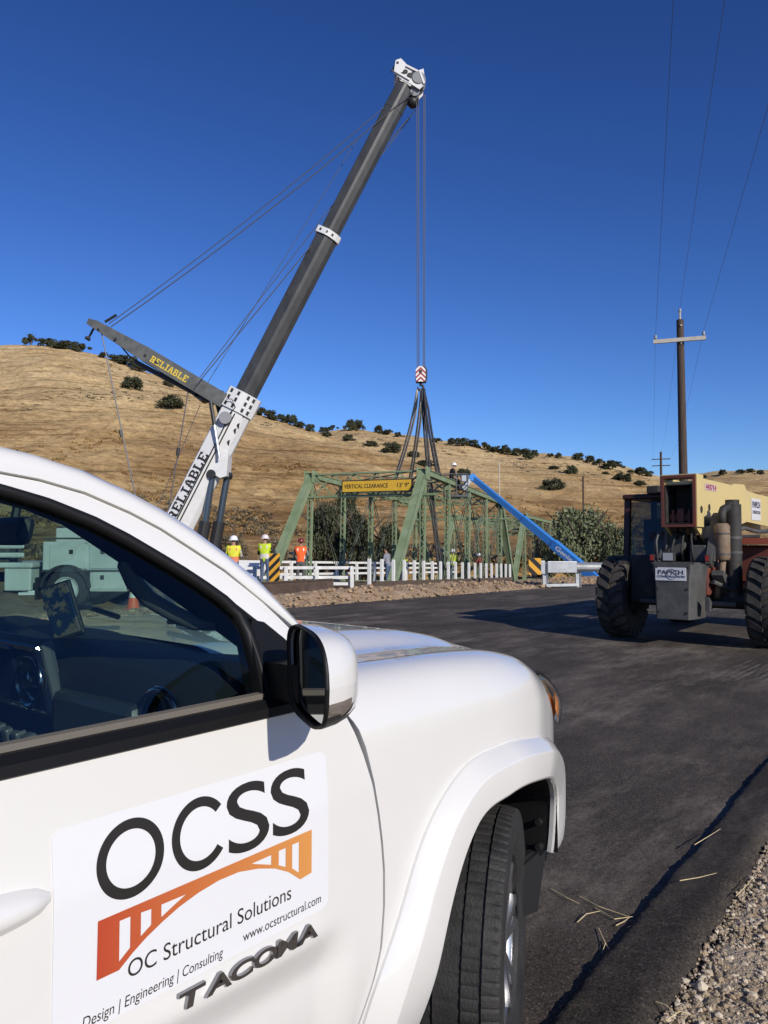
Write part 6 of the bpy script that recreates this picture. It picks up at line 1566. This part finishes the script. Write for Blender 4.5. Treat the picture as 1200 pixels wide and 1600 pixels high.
M_DSCR = leaf_mat('dark_scrub', (.045, .036, .022), (.075, .06, .036), (.12, .095, .06))
scrub('dry_scrub', 'grey brown dry scrub covering the lower hillside', 900, M_SAGE, 68, 135, .55, 3)
scrub('dark_scrub', 'dark low scrub dotted over the lower hillside', 260, M_DSCR, 68, 125, .6, 5)
scrub('grass_tufts', 'golden dry grass tufts on the hillside', 2600, M_TUFT, 66, 210, .42, 9)

def scrub_px(name, label, boxes, m, seed, size):
    g = np.random.RandomState(seed); V_ = []
    for (x0, y0, x1, y1, n) in boxes:
        for k in range(n):
            p = hill_at(g.uniform(x0, x1), g.uniform(y0, y1))
            if p is None: continue
            s_ = size*p.y/1202*g.uniform(.6, 1.6)
            for j in range(22):
                d_ = g.normal(size=3); d_ /= np.linalg.norm(d_); d_[2] = abs(d_[2])*.5
                c = np.array(p)+d_*np.array([1.6, 1.0, 1.0])*s_*g.uniform(.3, 1)**.6; a = g.normal(size=3)*s_*.25; b_ = g.normal(size=3)*s_*.2
                V_ += [c-a, c+b_, c+a]
    P = np.array(V_); nf = len(P)//3
    me = bpy.data.meshes.new(name); me.from_pydata([tuple(v) for v in P], [], [(3*i, 3*i+1, 3*i+2) for i in range(nf)]); me.materials.append(m)
    o = bpy.data.objects.new(name, me); COL.objects.link(o); tag(o, label, 'scrub', kind='stuff')
scrub_px('hillside_scrub', 'thin bands of low dark scrub across the upper hillside', [(60, 612, 240, 626, 40), (110, 605, 300, 630, 46), (30, 632, 62, 646, 10), (230, 575, 330, 600, 14), (400, 645, 520, 668, 36), (540, 676, 680, 700, 40), (690, 694, 840, 716, 40), (800, 708, 980, 740, 60), (900, 722, 1020, 760, 40), (150, 562, 230, 585, 20)], M_DSCR, 21, 2.4)

# ================================================================== PEOPLE
M_SKIN = mat('skin', (.36, .19, .12), .6); M_JEAN = mat('jeans', (.055, .085, .15), .85, col2=(.09, .13, .21), scale=12); M_BOOT = mat('boots', (.06, .04, .025), .8)
M_HAIR = mat('dark_hair', (.02, .014, .01), .8)
VESTS = {'lime': mat('vest_lime', (.55, .68, .03), .7), 'orange': mat('vest_orange', (.85, .12, .015), .7), 'yellow': mat('vest_yellow', (.68, .66, .04), .7)}
M_STRIPE = mat('vest_stripe', (.68, .66, .58), .35); M_PINK = mat('vest_pink_stripe', (.72, .22, .10), .5)
def shirt_mat(c): return mat('shirt_%d_%d_%d' % tuple(int(v*100) for v in c), c, .85, col2=tuple(v*.8 for v in c), scale=8)
def person(label, loc, rot, shirt, vest=None, stripe=None, hat=(.78, .78, .77), legs=None, pose='stand', group='bridge workers', scale=1.0, lean=0.0):
    t = thing('person', label, 'person', loc, rot, group); t.scale = (scale,)*3
    J = {}
    J['pel'] = V(0, 0, .94); J['sp'] = V(0, .01, 1.12); J['ch'] = V(0, .0, 1.32); J['nb'] = V(0, -.01, 1.47); J['nk'] = V(0, .005, 1.54); J['hd'] = V(0, .02, 1.63); J['ht'] = V(0, .01, 1.71); J['no'] = V(0, .115, 1.62)
    for s_, n in ((-1, 'l'), (1, 'r')):
        J[n+'sh'] = V(s_*.17, -.01, 1.43); J[n+'el'] = V(s_*.25, -.02, 1.15); J[n+'wr'] = V(s_*.24, .09, .92); J[n+'ha'] = V(s_*.235, .115, .855)
        if pose == 'lean': J[n+'el'] = V(s_*.26, .12, 1.18); J[n+'wr'] = V(s_*.23, .34, 1.05); J[n+'ha'] = V(s_*.22, .41, 1.03)
        if pose == 'hold': J[n+'el'] = V(s_*.25, .06, 1.13); J[n+'wr'] = V(s_*.12, .26, 1.14); J[n+'ha'] = V(s_*.08, .31, 1.16)
        if pose == 'reach': J[n+'el'] = V(s_*.25, .16, 1.28); J[n+'wr'] = V(s_*.22, .40, 1.30); J[n+'ha'] = V(s_*.20, .47, 1.30)
        J[n+'hi'] = V(s_*.10, 0, .89); J[n+'kn'] = V(s_*.11, .03, .50); J[n+'an'] = V(s_*.12, -.02, .09); J[n+'to'] = V(s_*.14, .15, .045)
        if pose == 'sit':
            J[n+'kn'] = V(s_*.13, .40, .90); J[n+'an'] = V(s_*.13, .42, .46); J[n+'to'] = V(s_*.14, .58, .42)
            J[n+'el'] = V(s_*.27, .08, 1.18); J[n+'wr'] = V(s_*(.24 if s_ < 0 else .36), .26, 1.0); J[n+'ha'] = V(s_*(.22 if s_ < 0 else .40), .31, .95)
    if lean:
        for k in J:
            if J[k].z > .95 and k[1:] not in ('hi', 'kn', 'an', 'to'): J[k] = V(J[k].x, J[k].y+(J[k].z-.95)*lean, J[k].z-(J[k].z-.95)*abs(lean)*.25)
    RD = dict(pel=(.155, .12), sp=(.15, .11), ch=(.175, .12), nb=(.10, .085), nk=(.055, .055), hd=(.085, .10), ht=(.055, .065), no=(.014, .014))
    for n in 'lr': RD.update({n+'sh': (.075, .075), n+'el': (.048, .048), n+'wr': (.032, .032), n+'ha': (.042, .022), n+'hi': (.09, .095), n+'kn': (.064, .066), n+'an': (.045, .048), n+'to': (.042, .032)})
    E_ = [('pel', 'sp'), ('sp', 'ch'), ('ch', 'nb'), ('nb', 'nk'), ('nk', 'hd'), ('hd', 'ht'), ('hd', 'no')]
    for n in 'lr': E_ += [('ch', n+'sh'), (n+'sh', n+'el'), (n+'el', n+'wr'), (n+'wr', n+'ha'), ('pel', n+'hi'), (n+'hi', n+'kn'), (n+'kn', n+'an'), (n+'an', n+'to')]
    for s_, n in ((-1, 'l'), (1, 'r')):   # five fingers off each palm
        d = (J[n+'ha']-J[n+'wr']).normalized(); sd_ = d.cross(V(1, 0, 0)).normalized()
        for k, (off, ln) in enumerate(((-.03, .07), (-.011, .085), (.009, .08), (.028, .062))):
            a, b_ = n+'f%d' % k, n+'g%d' % k; J[a] = J[n+'ha']+d*.035+sd_*off; J[b_] = J[a]+d*ln*.7+V(-s_*.015, 0, -.01); RD[a] = (.010, .010); RD[b_] = (.007, .007); E_ += [(n+'ha', a), (a, b_)]
        J[n+'th'] = J[n+'ha']+sd_*-.045+d*.0; J[n+'tt'] = J[n+'th']+d*.04+sd_*-.012; RD[n+'th'] = (.012, .012); RD[n+'tt'] = (.009, .009); E_ += [(n+'ha', n+'th'), (n+'th', n+'tt')]
    ks = list(J); me = bpy.data.meshes.new('body'); me.from_pydata([J[k] for k in ks], [(ks.index(a), ks.index(b_)) for a, b_ in E_], []); o = bpy.data.objects.new('body', me); COL.objects.link(o)
    o.modifiers.new('s', 'SKIN'); sv = me.skin_vertices[0].data
    for i, k in enumerate(ks): sv[i].radius = RD[k]; sv[i].use_root = (k == 'pel')
    o.modifiers.new('ss', 'SUBSURF').levels = 1
    m2 = bpy.data.meshes.new_from_object(o.evaluated_get(bpy.context.evaluated_depsgraph_get())); bpy.data.objects.remove(o)
    m2.materials.clear()
    for m in (M_SKIN, shirt_mat(shirt), legs or M_JEAN, M_BOOT, M_HAIR): m2.materials.append(m)
    segs = [(J[a], J[b_], (3 if b_[1:] == 'to' else 2 if b_[1:] in ('hi', 'kn', 'an') else 0 if (b_ in ('nk', 'hd', 'ht', 'no') or b_[1:] in ('ha', 'th', 'tt') or b_[1] in 'fg') else 1)) for a, b_ in E_]
    keep = []
    for p in m2.polygons:
        best = 9; mi = 1; c = p.center
        for a, b_, k in segs:
            ab = b_-a; q = max(0, min(1, (c-a).dot(ab)/max(1e-9, ab.length_squared))); dd = (a+ab*q-c).length
            if dd < best: best = dd; mi = k
        if mi == 1 and c.z < J['pel'].z+.03 and abs(c.x) < .19 and pose != 'sit': mi = 2
        if mi == 0 and c.z > J['hd'].z-.01 and c.y < J['hd'].y-.02 and abs(c.x) < .15: mi = 4
        p.material_index = mi; p.use_smooth = True
    body = bpy.data.objects.new('body', m2); COL.objects.link(body); body.parent = t
    if vest:
        b = MB(); 
        for p in m2.polygons:
            c = p.center
            if p.material_index == 1 and J['pel'].z-.02 < c.z < J['nb'].z+.03 and (c-V(0, c.y, c.z)).length < .205:
                off = Vector(p.normal)*.018; vs__ = [m2.vertices[i].co+Vector(m2.vertices[i].normal)*.018 for i in p.vertices]
                hz = (c.z-J['pel'].z)/(J['nb'].z-J['pel'].z); st = 0
                if .24 < hz < .31: st = 1
                elif abs(abs(c.x)-.095) < .018: st = 1
                b.add(vs__, [tuple(range(len(vs__)))], st)
        b.build('safety_vest', [VESTS[vest], stripe or M_STRIPE], t, smooth=True, weld=True)
    if hat:
        hm = mat('hat_%d_%d' % (int(hat[0]*100), int(hat[2]*100)), hat, .3); c = J['hd']+V(0, 0, .035)
        b = MB(); b.lathe([(.165, 0), (.155, .012), (.128, .018), (.124, .06), (.108, .10), (.075, .135), (.035, .15), (0, .153)], c, 'z', 20)
        b.box(c+V(0, .15, .006), (.16, .09, .012)); b.build('hard_hat', hm, t, smooth=True)
    return t
W_ = (.78, .78, .77)
def gp_(px, Y, z): p = atY(px, 848, Y); return V(p.x, p.y, z)
person('worker in white hard hat and yellow vest with pink stripes, farthest left', gp_(365, 24.2, -.06), R(5), (.45, .42, .38), 'yellow', M_PINK, pose='hold')
person('worker in lime vest, black shirt and jeans behind the striped marker', gp_(414, 26.4, 0), R(-8), (.02, .02, .022), 'lime', hat=(.7, .62, .6), pose='hold')
person('worker in orange vest and dark red helmet leaning on the white rail', gp_(470, 27.9, -.10), R(4), (.22, .25, .25), 'orange', hat=(.16, .03, .025), legs=shirt_mat((.10, .10, .10)), pose='lean', lean=.12)
person('bareheaded man in grey shirt left of the near end post', gp_(607, 34, -.42), R(60), (.26, .27, .31), None, hat=None, pose='hold', legs=M_JEAN, lean=.2)
person('worker in lime vest just behind the near end post', gp_(626, 35, -.42), R(-60), (.5, .62, .03), 'lime', hat=None, pose='hold')
person('worker in dark blue shirt between the lattice posts', gp_(691, 41, -.62), R(20), (.03, .045, .09), None, hat=(.05, .06, .10), pose='hold')
person('worker in lime vest and white hat between the lattice posts', gp_(708, 42, -.62), R(-20), (.5, .6, .05), 'lime', hat=W_, pose='hold')
person('worker with red sleeves and white hat deep inside the bridge', gp_(752, 46, -.85), R(40), (.25, .06, .04), None, hat=W_, pose='lean', lean=.3)
person('worker in brown shirt near the far end of the lifted span', gp_(779, 48, -.9), R(0), (.16, .10, .07), None, hat=(.3, .2, .15), pose='hold')
person('worker in white hat near the second bridge span', gp_(829, 60, -1.5), R(0), (.5, .5, .5), 'lime', hat=W_, pose='stand')
person('worker in black with white helmet crouched in the lift basket above the bridge', BK+V(-.25, 0, -.12), R(-75), (.018, .018, .02), None, hat=W_, pose='sit', lean=.25, legs=shirt_mat((.06, .06, .07)), group='bridge workers')
